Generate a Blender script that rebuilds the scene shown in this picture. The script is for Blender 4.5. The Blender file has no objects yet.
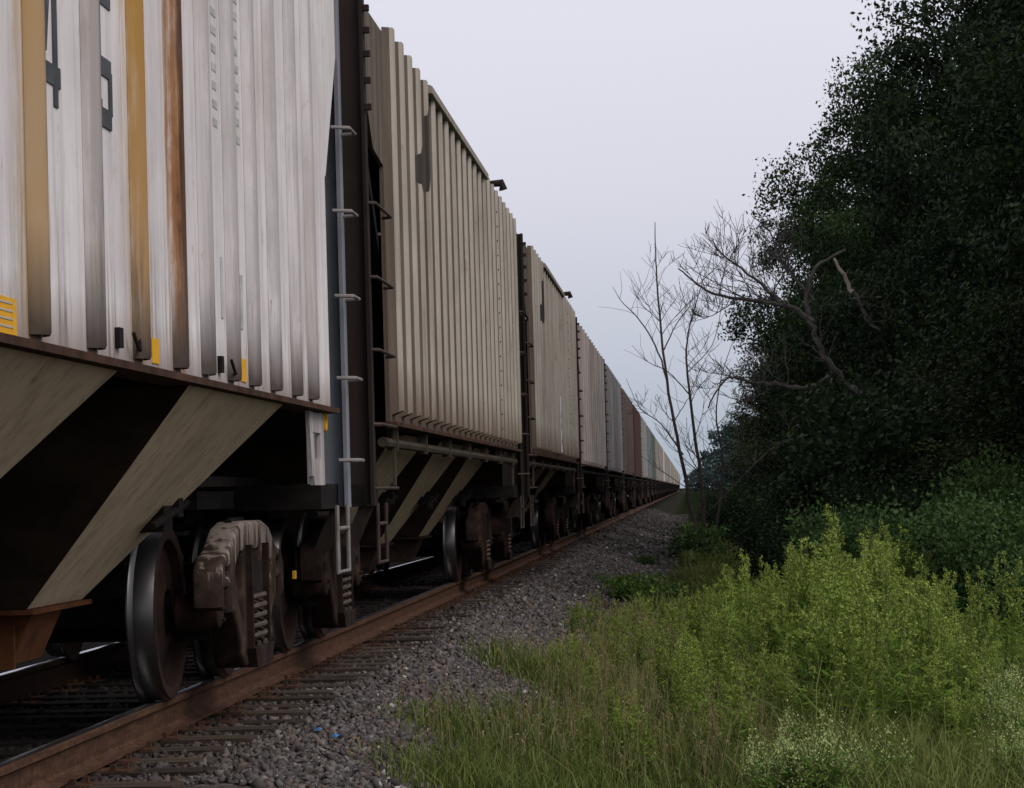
import bpy, math, random
import numpy as np
from mathutils import Vector, Matrix
random.seed(7)
rng = np.random.default_rng(11)
sc = bpy.context.scene
COL = sc.collection
R = math.radians

# ------------------------------------------------------------------ layout (metres; rail head top is z = 0)
CAM_H = 1.05
F_PX = 2700.0
XR = -2.82            # near rail
XC = XR - 0.75        # track centre line
PITCH = 17.65         # car length between couplers
END1 = 17.3           # coupler plane behind the first car
HW = 1.47             # half width of a car body
SILL, EAVE = 1.575, 4.405
GROUND = -0.62

# ------------------------------------------------------------------ camera
def cam_axes():
    d = Vector((176, -93, -F_PX)).normalized()          # world +Y in camera space
    u = Vector((-0.028, 1.0, 0.0)); u.z = -(u.x*d.x + u.y*d.y)/d.z
    u.normalize()
    x = d.cross(u)
    return x, d, u
ax, ay, az = cam_axes()
cam_d = bpy.data.cameras.new('camera'); cam = bpy.data.objects.new('camera', cam_d); COL.objects.link(cam)
cam_d.sensor_width = 36.0; cam_d.lens = F_PX/1024*36
cam_d.clip_start = 0.1; cam_d.clip_end = 6000
RW = Matrix((ax, ay, az))          # camera space -> world space
cam.matrix_world = Matrix.Translation((0, 0, CAM_H)) @ RW.to_4x4()
sc.camera = cam

def at(px, py, Y):
    """point of the place seen at that spot of the photo, Y metres down the line"""
    v = RW @ Vector((px-512, 394-py, -F_PX))
    return Vector((0, 0, CAM_H)) + v*(Y/v.y)

# ------------------------------------------------------------------ materials
def nmat(name):
    m = bpy.data.materials.new(name); m.use_nodes = True
    nt = m.node_tree; nt.nodes.clear()
    out = nt.nodes.new('ShaderNodeOutputMaterial'); b = nt.nodes.new('ShaderNodeBsdfPrincipled')
    nt.links.new(b.outputs[0], out.inputs[0]); b.inputs['Specular IOR Level'].default_value = .12
    return m, nt, b
def node(nt, t, **kw):
    n = nt.nodes.new(t)
    for k, v in kw.items(): setattr(n, k, v)
    return n
def coords(nt, scale=(1,1,1), kind='Object'):
    tc = node(nt, 'ShaderNodeTexCoord'); mp = node(nt, 'ShaderNodeMapping')
    mp.inputs['Scale'].default_value = scale
    nt.links.new(tc.outputs[kind], mp.inputs[0]); return mp.outputs[0]
def noise(nt, vec, scale=1.0, detail=4, rough=.6):
    n = node(nt, 'ShaderNodeTexNoise'); n.inputs['Scale'].default_value = scale
    n.inputs['Detail'].default_value = detail; n.inputs['Roughness'].default_value = rough
    nt.links.new(vec, n.inputs['Vector']); return n.outputs['Fac']
def ramp(nt, fac, stops):
    r = node(nt, 'ShaderNodeValToRGB'); e = r.color_ramp.elements
    while len(e) < len(stops): e.new(.5)
    for el, (p, c) in zip(e, stops):
        el.position = p; el.color = (*c, 1) if len(c) == 3 else c
    nt.links.new(fac, r.inputs[0]); return r.outputs[0]
def g(v): return (v, v, v)
def mix(nt, fac, a, b, mode='MIX'):
    n = node(nt, 'ShaderNodeMix', data_type='RGBA', blend_type=mode)
    for sock, v in ((n.inputs[0], fac), (n.inputs[6], a), (n.inputs[7], b)):
        if hasattr(v, 'is_linked') or hasattr(v, 'links'): nt.links.new(v, sock)
        elif isinstance(v, (int, float)): sock.default_value = v
        else: sock.default_value = (*v, 1)
    return n.outputs[2]
def math_n(nt, op, a, b=0.0, c=None, clamp=False):
    n = node(nt, 'ShaderNodeMath', operation=op, use_clamp=clamp)
    for i, v in enumerate((a, b) if c is None else (a, b, c)):
        if hasattr(v, 'links'): nt.links.new(v, n.inputs[i])
        else: n.inputs[i].default_value = v
    return n.outputs[0]
def bump(nt, b, h, strength=.3, dist=.02):
    n = node(nt, 'ShaderNodeBump'); n.inputs['Strength'].default_value = strength; n.inputs['Distance'].default_value = dist
    nt.links.new(h, n.inputs['Height']); nt.links.new(n.outputs[0], b.inputs['Normal'])

def weathered(name, base, grime=(.05,.04,.03), rust=(.10,.045,.02), rust_amt=.35, grime_amt=.55, rough=.75, seed=0.0, low=None, marks=None, gap=0, lowdark=1.0):
    """old freight-car paint: streaks running down, blotches, rust patches; darker towards the sill"""
    m, nt, b = nmat(name)
    tc = node(nt, 'ShaderNodeTexCoord')
    def mp(s, off=0):
        q = node(nt, 'ShaderNodeMapping'); q.inputs['Scale'].default_value = s
        q.inputs['Location'].default_value = (seed+off, seed*1.7+off, seed*.6)
        nt.links.new(tc.outputs['Object'], q.inputs[0]); return q.outputs[0]
    streak = noise(nt, mp((9, 9, .35)), 1.0, 6, .65)
    fine = noise(nt, mp((40, 40, 2.2), 3), 1.0, 3, .6)
    blot = noise(nt, mp((1.3, 1.3, 1.3), 7), 1.0, 6, .65)
    spots = noise(nt, mp((7, 7, 5), 1), 1.0, 8, .72)
    col = mix(nt, ramp(nt, blot, ((.35, g(0)), (.75, g(1)))), base, tuple(v*.74 for v in base))
    col = mix(nt, math_n(nt, 'MULTIPLY', ramp(nt, streak, ((.47, g(0)), (.72, g(1)))), grime_amt), col, grime)
    col = mix(nt, math_n(nt, 'MULTIPLY', ramp(nt, fine, ((.55, g(0)), (.8, g(1)))), grime_amt*.55), col, grime)
    col = mix(nt, math_n(nt, 'MULTIPLY', ramp(nt, spots, ((.6, g(0)), (.72, g(1)))), rust_amt), col, rust)
    if marks: col = marks(nt, tc, col)
    if low:                                                     # dust and rust climbing from the lower edge
        sp = node(nt, 'ShaderNodeSeparateXYZ'); nt.links.new(tc.outputs['Object'], sp.inputs[0])
        z0, z1, amt = low
        t = math_n(nt, 'SUBTRACT', sp.outputs[2], math_n(nt, 'MULTIPLY', streak, .55*(z1-z0)))
        fac = node(nt, 'ShaderNodeMapRange'); nt.links.new(t, fac.inputs[0])
        fac.inputs[1].default_value = z1-.3*(z1-z0); fac.inputs[2].default_value = z0-.3*(z1-z0); fac.inputs[3].default_value = 0; fac.inputs[4].default_value = amt
        col = mix(nt, fac.outputs[0], col, tuple((.6*a+.4*c)*lowdark for a, c in zip(grime, rust)))
    if gap:                                                     # darker in the hollows between the ribs
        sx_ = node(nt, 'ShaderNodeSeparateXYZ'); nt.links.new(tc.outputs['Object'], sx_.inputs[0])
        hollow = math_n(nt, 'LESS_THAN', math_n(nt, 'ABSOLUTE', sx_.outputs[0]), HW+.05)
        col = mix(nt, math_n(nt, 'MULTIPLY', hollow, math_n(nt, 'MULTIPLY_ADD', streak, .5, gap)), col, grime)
    nt.links.new(col, b.inputs['Base Color']); b.inputs['Roughness'].default_value = rough
    bump(nt, b, spots, .15, .01)
    return m

def simple(name, base, var=.35, scale=8, rough=.8, metallic=0.0, bumpy=.2, two=None):
    m, nt, b = nmat(name)
    n = noise(nt, coords(nt), scale, 6, .65)
    col = ramp(nt, n, ((.3, tuple(v*(1-var) for v in base)), (.7, two or tuple(min(1, v*(1+var)) for v in base))))
    nt.links.new(col, b.inputs['Base Color']); b.inputs['Roughness'].default_value = rough; b.inputs['Metallic'].default_value = metallic
    if bumpy: bump(nt, b, n, bumpy, .01)
    return m

def leafmat(name, dark, light, trans=.25, rough=.55):
    """leaves: colour differs leaf by leaf (vertex colour 'tint') and clump by clump"""
    m, nt, b = nmat(name)
    at_ = node(nt, 'ShaderNodeVertexColor'); at_.layer_name = 'tint'
    sp = node(nt, 'ShaderNodeSeparateColor'); nt.links.new(at_.outputs[0], sp.inputs[0])
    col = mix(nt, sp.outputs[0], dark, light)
    oi = node(nt, 'ShaderNodeObjectInfo')
    v = math_n(nt, 'MULTIPLY_ADD', oi.outputs['Random'], .5, .75)
    hs = node(nt, 'ShaderNodeHueSaturation'); nt.links.new(v, hs.inputs['Value']); nt.links.new(col, hs.inputs['Color'])
    nt.links.new(hs.outputs[0], b.inputs['Base Color'])
    b.inputs['Roughness'].default_value = rough
    b.inputs['Specular IOR Level'].default_value = .12
    tr = node(nt, 'ShaderNodeBsdfTranslucent'); nt.links.new(hs.outputs[0], tr.inputs[0])
    ms = node(nt, 'ShaderNodeMixShader'); ms.inputs[0].default_value = trans
    out = next(n for n in nt.nodes if n.type == 'OUTPUT_MATERIAL')
    nt.links.new(b.outputs[0], ms.inputs[1]); nt.links.new(tr.outputs[0], ms.inputs[2]); nt.links.new(ms.outputs[0], out.inputs[0])
    return m

# emblem painted over the ribs of the tan cars: a dark round-bottomed shield outline
def emblem(nt, tc, col):
    sp = node(nt, 'ShaderNodeSeparateXYZ'); nt.links.new(tc.outputs['Object'], sp.inputs[0])
    y = math_n(nt, 'ADD', sp.outputs[1], 4.66); z = math_n(nt, 'SUBTRACT', sp.outputs[2], 3.78)
    zz = math_n(nt, 'MINIMUM', z, 0.0)
    r = math_n(nt, 'SQRT', math_n(nt, 'ADD', math_n(nt, 'MULTIPLY', y, y), math_n(nt, 'MULTIPLY', math_n(nt, 'MULTIPLY', zz, 1.4), math_n(nt, 'MULTIPLY', zz, 1.4))))
    ring = math_n(nt, 'MULTIPLY', math_n(nt, 'LESS_THAN', r, .50), math_n(nt, 'GREATER_THAN', r, .13))
    ring = math_n(nt, 'MULTIPLY', ring, math_n(nt, 'LESS_THAN', z, math_n(nt, 'MULTIPLY_ADD', y, .62, .15)))
    return mix(nt, math_n(nt, 'MULTIPLY', ring, .93), col, (.022, .022, .024))

def rust_shade_bands(nt, tc, col):
    sp = node(nt, 'ShaderNodeSeparateXYZ'); nt.links.new(tc.outputs['Object'], sp.inputs[0])
    q = node(nt, 'ShaderNodeMapping'); q.inputs['Scale'].default_value = (5, 26, .55); nt.links.new(tc.outputs['Object'], q.inputs[0])
    st = noise(nt, q.outputs[0], 1.0, 5, .65)
    blot = noise(nt, coords(nt, (9, 9, 3)), 1.0, 6, .7)
    def band(y, half, c, amt, soft=.5):
        nonlocal col
        d = math_n(nt, 'ABSOLUTE', math_n(nt, 'SUBTRACT', sp.outputs[1], y-(END1-PITCH/2)))
        d = math_n(nt, 'ADD', d, math_n(nt, 'MULTIPLY_ADD', st, half*2.6, -1.3*half))
        d = math_n(nt, 'ADD', d, math_n(nt, 'MULTIPLY_ADD', blot, half*1.6, -.8*half))
        f = node(nt, 'ShaderNodeMapRange', interpolation_type='SMOOTHSTEP'); nt.links.new(d, f.inputs[0])
        f.inputs[1].default_value = half*1.25; f.inputs[2].default_value = half*(1-soft); f.inputs[3].default_value = 0; f.inputs[4].default_value = amt
        col = mix(nt, f.outputs[0], col, c)
    band(8.62, .19, (.45,.33,.19), .75); band(8.60, .08, (.40,.25,.095), .85); band(8.69, .05, (.15,.115,.085), .9)
    band(10.31, .20, (.52,.34,.13), .8); band(10.26, .085, (.38,.205,.05), .93); band(10.34, .045, (.15,.085,.04), .9)
    band(11.12, .20, (.46,.26,.12), .8); band(11.08, .11, (.27,.125,.05), .92); band(11.085, .065, (.065,.028,.015), .97)
    band(9.48, .10, (.32,.29,.275), .75); band(9.53, .05, (.16,.14,.13), .65)  # plain grey ribs from here: rounded shading painted as soft bands
    for y in (11.74, 12.41, 13.01, 13.69, 14.43, 15.07): band(y, .07, (.36,.32,.31), .6); band(y+.05, .035, (.20,.17,.16), .55)
    chip = noise(nt, coords(nt, (22, 22, 6)), 1.0, 5, .75)
    col = mix(nt, math_n(nt, 'MULTIPLY', ramp(nt, chip, ((.66, g(0)), (.70, g(1)))), .7), col, (.20,.14,.11))
    wide = noise(nt, coords(nt, (2.2, 2.2, .8)), 1.0, 4, .6)
    col = mix(nt, math_n(nt, 'MULTIPLY', ramp(nt, wide, ((.45, g(0)), (.7, g(1)))), .30), col, (.40,.33,.29))
    # sooty tongues over the foot of the wall
    q2 = node(nt, 'ShaderNodeMapping'); q2.inputs['Scale'].default_value = (5, 16, 1.1); nt.links.new(tc.outputs['Object'], q2.inputs[0])
    s2 = noise(nt, q2.outputs[0], 1.0, 6, .7)
    zf = node(nt, 'ShaderNodeMapRange'); nt.links.new(sp.outputs[2], zf.inputs[0]); zf.inputs[1].default_value = 2.25; zf.inputs[2].default_value = 1.62
    f = math_n(nt, 'MULTIPLY', zf.outputs[0], ramp(nt, s2, ((.52, g(0)), (.66, g(1)))))
    col = mix(nt, math_n(nt, 'MULTIPLY', f, .85), col, (.085,.062,.045))
    return col
M = {}
M['white'] = weathered('dirty_white_paint', (.80,.76,.75), grime=(.20,.17,.16), rust=(.22,.15,.10), rust_amt=.3, grime_amt=.38, seed=2, low=(1.58, 1.80, .75), marks=rust_shade_bands)
M['rib'] = weathered('rib_paint', (.66,.62,.62), grime=(.22,.19,.18), rust=(.2,.13,.08), rust_amt=.3, grime_amt=.5, seed=4, low=(1.64, 1.98, .95), marks=rust_shade_bands, lowdark=.28)
M['white_rib'] = weathered('dirty_grey_rib', (.50,.46,.47), grime=(.10,.075,.06), rust=(.12,.07,.04), rust_amt=.25, grime_amt=.6, seed=4, low=(1.62, 2.2, .95), lowdark=.4, marks=rust_shade_bands)
M['amber_rib'] = weathered('amber_streaked_rib', (.46,.29,.10), grime=(.22,.12,.035), rust=(.2,.09,.03), rust_amt=.5, grime_amt=.7, seed=9, low=(1.66, 2.5, .9), lowdark=.4, marks=rust_shade_bands)
M['dusty_rib'] = weathered('dusty_streaked_rib', (.42,.31,.18), grime=(.18,.12,.06), rust=(.2,.1,.03), rust_amt=.5, grime_amt=.7, seed=19, low=(1.66, 2.6, .95), lowdark=.4, marks=rust_shade_bands)
M['rust_rib'] = weathered('rust_streaked_rib', (.25,.115,.05), grime=(.12,.05,.022), rust=(.09,.035,.015), rust_amt=.5, grime_amt=.7, seed=13, low=(1.66, 2.1, .8), lowdark=.4, marks=rust_shade_bands)
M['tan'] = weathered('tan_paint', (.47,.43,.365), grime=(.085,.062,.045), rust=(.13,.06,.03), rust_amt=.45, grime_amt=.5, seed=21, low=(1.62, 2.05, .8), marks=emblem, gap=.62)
M['tan_plain'] = weathered('tan_paint_plain', (.33,.295,.245), grime=(.10,.075,.055), rust=(.13,.06,.03), rust_amt=.45, grime_amt=.5, seed=22, low=(1.62, 2.05, .6))
M['pale'] = weathered('pale_paint', (.50,.46,.44), grime=(.16,.10,.07), rust=(.24,.09,.05), rust_amt=.7, grime_amt=.7, seed=31, gap=.1)
M['grey'] = weathered('grey_paint', (.235,.23,.235), seed=41)
M['brown'] = weathered('brown_paint', (.125,.095,.083), seed=51)
M['red'] = weathered('oxide_red_paint', (.085,.046,.037), seed=61)
M['light_grey'] = weathered('light_grey_paint', (.27,.27,.26), seed=71)
M['teal'] = weathered('grey_green_paint', (.15,.175,.17), seed=81)
M['green'] = weathered('dark_green_paint', (.095,.115,.10), seed=91)
M['beige'] = weathered('beige_paint', (.29,.255,.20), seed=101)
M['chute'] = weathered('hopper_steel', (.54,.43,.30), grime=(.14,.095,.06), rust=(.13,.075,.04), rust_amt=.65, grime_amt=.5, seed=5)
M['chute_tan'] = weathered('tan_hopper_steel', (.36,.285,.19), grime=(.05,.04,.03), rust=(.12,.06,.03), rust_amt=.5, grime_amt=.6, seed=6)
M['slope'] = simple('shaded_slope_steel', (.030,.023,.017), .5, 3, .9, two=(.05,.036,.025))  # hopper end slopes: shade under the body put into a dark steel colour
M['pipe'] = simple('dull_pipe', (.055,.044,.033), .4, 6, .8)
M['under'] = simple('underframe_grime', (.013,.011,.010), .5, 6, .9)
M['post'] = weathered('rusty_end_post', (.032,.024,.020), grime=(.012,.009,.008), rust=(.06,.03,.02), rust_amt=.8, grime_amt=.8, seed=3)
M['post_grey'] = weathered('blue_grey_end_post', (.24,.255,.285), grime=(.05,.05,.05), rust=(.1,.05,.03), rust_amt=.2, grime_amt=.5, seed=8)
M['bracket'] = weathered('whitish_bracket', (.50,.47,.46), grime=(.13,.09,.07), rust=(.14,.06,.03), rust_amt=.6, grime_amt=.8, seed=11)
M['rung'] = simple('worn_steel_rung', (.21,.19,.18), .3, 10, .5)
M['rung_dark'] = simple('rusty_steel_rung', (.055,.04,.034), .4, 10, .6)
M['sill'] = simple('rusty_sill', (.055,.028,.018), .6, 5, .85)
M['rust_orange'] = simple('orange_rust', (.085,.032,.012), .5, 6, .85)
M['brown_iron'] = simple('brown_cast_iron', (.012,.008,.0065), .5, 7, .85, two=(.040,.023,.017))
M['spring'] = simple('spring_steel', (.085,.065,.052), .4, 9, .6)
M['yellow'] = simple('yellow_reflective', (.75,.40,.03), .15, 30, .4, bumpy=0)
M['letter'] = simple('black_stencil_paint', (.075,.08,.085), .3, 9, .8, bumpy=0)
M['fade'] = simple('faded_stencil_paint', (.48,.47,.47), .3, 9, .8, bumpy=0)
M['panel_white'] = simple('white_panel', (.72,.74,.76), .1, 9, .7, bumpy=0)
M['blue'] = simple('blue_plastic', (.045,.16,.36), .2, 20, .4, bumpy=0)
M['bark'] = simple('dead_bark', (.085,.078,.070), .45, 6, .9)
M['bark_thin'] = simple('twig_bark', (.06,.05,.047), .35, 6, .9)
M['bare_wood'] = simple('broken_pale_wood', (.30,.25,.19), .2, 6, .8)
M['bark_wood'] = simple('trunk_bark', (.035,.028,.022), .45, 5, .9)
M['stem'] = simple('weed_stem', (.10,.11,.04), .3, 9, .8, bumpy=0)
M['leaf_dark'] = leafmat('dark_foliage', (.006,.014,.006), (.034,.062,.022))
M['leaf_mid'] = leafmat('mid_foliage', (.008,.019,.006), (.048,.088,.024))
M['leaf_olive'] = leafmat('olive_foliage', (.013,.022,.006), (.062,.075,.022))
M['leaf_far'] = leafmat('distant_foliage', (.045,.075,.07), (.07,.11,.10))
M['leaf_shrub'] = leafmat('shrub_foliage', (.020,.048,.013), (.078,.145,.040))
M['leaf_bright'] = leafmat('bright_leaves', (.05,.10,.018), (.15,.25,.05))
M['weed_leaf'] = leafmat('weed_leaves', (.046,.092,.012), (.205,.320,.050))
M['plume'] = leafmat('weed_plume', (.14,.21,.036), (.37,.44,.10))
M['pale_flower'] = leafmat('pale_flowers', (.28,.36,.11), (.52,.58,.27))
M['grass'] = leafmat('grass_blades', (.060,.094,.018), (.25,.275,.085))

# wheels: dull rust with a polished tread
def wheel_material():
    m, nt, b = nmat('wheel_steel')
    tc = node(nt, 'ShaderNodeTexCoord'); sp = node(nt, 'ShaderNodeSeparateXYZ'); nt.links.new(tc.outputs['Object'], sp.inputs[0])
    r = math_n(nt, 'SQRT', math_n(nt, 'ADD', math_n(nt, 'MULTIPLY', sp.outputs[1], sp.outputs[1]), math_n(nt, 'MULTIPLY', sp.outputs[2], sp.outputs[2])))
    tread = math_n(nt, 'GREATER_THAN', r, .452)
    n = noise(nt, coords(nt), 7, 6, .7)
    col = ramp(nt, n, ((.3, (.010,.007,.006)), (.7, (.040,.022,.017))))
    nt.links.new(mix(nt, tread, col, (.10,.098,.097)), b.inputs['Base Color'])
    nt.links.new(math_n(nt, 'MULTIPLY', tread, .9), b.inputs['Metallic'])
    nt.links.new(math_n(nt, 'MULTIPLY_ADD', tread, -.55, .9), b.inputs['Roughness'])
    return m
M['wheel'] = wheel_material()
def rail_material():
    m, nt, b = nmat('rusty_rail')
    tc = node(nt, 'ShaderNodeTexCoord'); sp = node(nt, 'ShaderNodeSeparateXYZ'); nt.links.new(tc.outputs['Object'], sp.inputs[0])
    top = math_n(nt, 'MULTIPLY', math_n(nt, 'GREATER_THAN', sp.outputs[2], -.0035), math_n(nt, 'LESS_THAN', math_n(nt, 'ABSOLUTE', sp.outputs[0]), .026))
    n = noise(nt, coords(nt, (6, 1.2, 14)), 3, 8, .7)
    n2 = noise(nt, coords(nt, (3, 3, 3)), 7, 5, .7)
    col = ramp(nt, n, ((.3, (.046,.022,.014)), (.55, (.095,.047,.027)), (.75, (.145,.080,.048))))
    col = mix(nt, ramp(nt, n2, ((.42, g(0)), (.7, g(.85)))), col, (.028,.019,.015))
    nt.links.new(mix(nt, top, col, (.55,.55,.57)), b.inputs['Base Color'])
    nt.links.new(top, b.inputs['Metallic'])
    nt.links.new(math_n(nt, 'MULTIPLY_ADD', top, -.65, .9), b.inputs['Roughness'])
    return m
M['rail'] = rail_material()
# side frame of the truck: brown cast iron with whitish overspray running down from the top
def frame_material():
    m, nt, b = nmat('oversprayed_side_frame')
    tc = node(nt, 'ShaderNodeTexCoord'); sp = node(nt, 'ShaderNodeSeparateXYZ'); nt.links.new(tc.outputs['Object'], sp.inputs[0])
    st = noise(nt, coords(nt, (14, 14, 1.6)), 1, 5, .65)
    n = noise(nt, coords(nt), 8, 6, .65)
    z = math_n(nt, 'ADD', sp.outputs[2], math_n(nt, 'MULTIPLY_ADD', st, 1.1, -.55))
    f = node(nt, 'ShaderNodeMapRange'); nt.links.new(z, f.inputs[0]); f.inputs[1].default_value = .74; f.inputs[2].default_value = .88
    col = ramp(nt, n, ((.3, (.014,.010,.008)), (.55, (.048,.031,.024)), (.75, (.105,.070,.053))))
    nt.links.new(mix(nt, math_n(nt, 'MULTIPLY', f.outputs[0], .8), col, (.30,.245,.205)), b.inputs['Base Color'])
    b.inputs['Roughness'].default_value = .85; bump(nt, b, n, .3, .01)
    return m
M['frame_white'] = frame_material()
def tie_material():
    m, nt, b = nmat('weathered_tie_wood')
    oi = node(nt, 'ShaderNodeObjectInfo')
    n = noise(nt, coords(nt, (1.5, 16, 16)), 1.5, 7, .7)
    col = ramp(nt, n, ((.3, (.018,.013,.010)), (.6, (.060,.044,.034)), (.8, (.115,.085,.065))))
    hs = node(nt, 'ShaderNodeHueSaturation'); nt.links.new(col, hs.inputs['Color']); nt.links.new(math_n(nt, 'MULTIPLY_ADD', oi.outputs['Random'], .9, .5), hs.inputs['Value'])
    tc = node(nt, 'ShaderNodeTexCoord'); sp = node(nt, 'ShaderNodeSeparateXYZ'); nt.links.new(tc.outputs['Object'], sp.inputs[0])
    under_shade = node(nt, 'ShaderNodeMapRange'); nt.links.new(sp.outputs[0], under_shade.inputs[0]); under_shade.inputs[1].default_value = .95; under_shade.inputs[2].default_value = .6; under_shade.inputs[4].default_value = .88  # ties darken below the cars: shade put into the wood colour
    nt.links.new(mix(nt, under_shade.outputs[0], hs.outputs[0], (.010,.008,.007)), b.inputs['Base Color']); b.inputs['Roughness'].default_value = .9; bump(nt, b, n, .6, .02)
    return m
M['tie'] = tie_material()
def stone_material():
    m, nt, b = nmat('ballast_stone')
    at_ = node(nt, 'ShaderNodeVertexColor'); at_.layer_name = 'tint'
    n = noise(nt, coords(nt), 60, 3, .6)
    nt.links.new(mix(nt, math_n(nt, 'MULTIPLY', n, .5), at_.outputs[0], (.06,.05,.048)), b.inputs['Base Color']); b.inputs['Roughness'].default_value = .85
    return m
M['stone'] = stone_material()
def ground_material():
    m, nt, b = nmat('trackside_ground')
    tc = node(nt, 'ShaderNodeTexCoord'); sp = node(nt, 'ShaderNodeSeparateXYZ'); nt.links.new(tc.outputs['Object'], sp.inputs[0])
    n1 = noise(nt, coords(nt), 1.1, 6, .65); n2 = noise(nt, coords(nt), 22, 4, .7)
    v = node(nt, 'ShaderNodeTexVoronoi'); v.inputs['Scale'].default_value = 17; nt.links.new(coords(nt), v.inputs['Vector'])
    grav = mix(nt, n2, ramp(nt, v.outputs['Color'], ((0, (.045,.038,.036)), (.5, (.10,.085,.08)), (1, (.20,.18,.175)))), (.055,.046,.044))
    soil = ramp(nt, n1, ((.3, (.028,.030,.014)), (.7, (.065,.060,.032))))
    x = math_n(nt, 'ADD', sp.outputs[0], math_n(nt, 'MULTIPLY_ADD', n1, 1.5, -.75))
    f = node(nt, 'ShaderNodeMapRange'); nt.links.new(x, f.inputs[0]); f.inputs[1].default_value = -1.2; f.inputs[2].default_value = -.4
    far = node(nt, 'ShaderNodeMapRange'); nt.links.new(sp.outputs[1], far.inputs[0]); far.inputs[1].default_value = 45; far.inputs[2].default_value = 110
    under_shade = node(nt, 'ShaderNodeMapRange'); nt.links.new(math_n(nt, 'SUBTRACT', sp.outputs[0], XC), under_shade.inputs[0]); under_shade.inputs[1].default_value = 1.5; under_shade.inputs[2].default_value = .6; under_shade.inputs[4].default_value = .75  # shade below and beyond the cars put into the ground colour
    cg = mix(nt, under_shade.outputs[0], mix(nt, f.outputs[0], mix(nt, math_n(nt, 'MULTIPLY', far.outputs[0], .9), grav, (.022,.022,.017)), soil), (.012,.0095,.0085))
    nt.links.new(mix(nt, math_n(nt, 'MULTIPLY', far.outputs[0], f.outputs[0]), cg, (.014,.019,.009)), b.inputs['Base Color']); b.inputs['Roughness'].default_value = .95
    h = math_n(nt, 'ADD', math_n(nt, 'MULTIPLY', v.outputs['Distance'], 1.0), n2)
    bump(nt, b, h, .8, .04); b.inputs['Specular IOR Level'].default_value = 0
    return m
M['ground'] = ground_material()

# ------------------------------------------------------------------ mesh building
class MB:
    def __init__(s): s.v = []; s.f = []; s.sm = []
    def add(s, vs, fs, smooth=False):
        o = len(s.v); s.v += [tuple(p) for p in vs]
        s.f += [tuple(i+o for i in f) for f in fs]; s.sm += [smooth]*len(fs)
        return s
    def box(s, x0, x1, y0, y1, z0, z1):
        return s.add([(x0,y0,z0),(x1,y0,z0),(x1,y1,z0),(x0,y1,z0),(x0,y0,z1),(x1,y0,z1),(x1,y1,z1),(x0,y1,z1)],
                     [(0,3,2,1),(4,5,6,7),(0,1,5,4),(1,2,6,5),(2,3,7,6),(3,0,4,7)])
    def prism_x(s, poly, x0, x1):            # polygon in (y, z) carried from x0 to x1
        n = len(poly)
        vs = [(x0, y, z) for y, z in poly] + [(x1, y, z) for y, z in poly]
        fs = [tuple(range(n))[::-1], tuple(range(n, 2*n))] + [(i, (i+1) % n, n+(i+1) % n, n+i) for i in range(n)]
        return s.add(vs, fs)
    def prism_y(s, poly, y0, y1):            # polygon in (x, z)
        n = len(poly)
        vs = [(x, y0, z) for x, z in poly] + [(x, y1, z) for x, z in poly]
        fs = [tuple(range(n)), tuple(range(n, 2*n))[::-1]] + [(i, n+i, n+(i+1) % n, (i+1) % n) for i in range(n)]
        return s.add(vs, fs)
    def tube(s, pts, rad, seg=8, caps=True):
        pts = [Vector(p) for p in pts]; n = len(pts)
        if not isinstance(rad, (list, tuple)): rad = [rad]*n
        vs = []; t0 = None; u = None
        for i in range(n):
            t = (pts[min(i+1, n-1)]-pts[max(i-1, 0)])
            if t.length < 1e-9: t = Vector((0,0,1))
            t.normalize()
            if u is None:
                u = t.orthogonal().normalized()
            else:
                u = (u - t*u.dot(t))
                u = u.normalized() if u.length > 1e-6 else t.orthogonal().normalized()
            w = t.cross(u)
            for k in range(seg):
                a = 2*math.pi*k/seg
                vs.append(pts[i] + (u*math.cos(a)+w*math.sin(a))*rad[i])
        fs = []
        for i in range(n-1):
            for k in range(seg):
                a = i*seg+k; b = i*seg+(k+1) % seg
                fs.append((a, b, b+seg, a+seg))
        s.add(vs, fs, seg > 5)
        if caps: s.add([vs[k] for k in range(seg)], [tuple(range(seg))[::-1]]); s.add([vs[(n-1)*seg+k] for k in range(seg)], [tuple(range(seg))])
        return s
    def lathe_x(s, prof, seg=48):            # profile of (x, r) turned about the x axis
        n = len(prof); vs = []
        for k in range(seg):
            a = 2*math.pi*k/seg
            vs += [(x, r*math.cos(a), r*math.sin(a)) for x, r in prof]
        fs = []
        for k in range(seg):
            q = (k+1) % seg
            for i in range(n-1): fs.append((k*n+i, q*n+i, q*n+i+1, k*n+i+1))
        return s.add(vs, fs, True)
    def build(s, name, mat, parent=None, label=None, loc=None, sharp=True):
        me = bpy.data.meshes.new(name); me.from_pydata(s.v, [], s.f); me.materials.append(mat)
        me.polygons.foreach_set('use_smooth', s.sm)
        if sharp: me.set_sharp_from_angle(angle=R(40))
        me.update()
        o = bpy.data.objects.new(name, me); COL.objects.link(o)
        if parent: o.parent = parent
        if loc: o.location = loc
        if label: o['label'] = label
        return o

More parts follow.
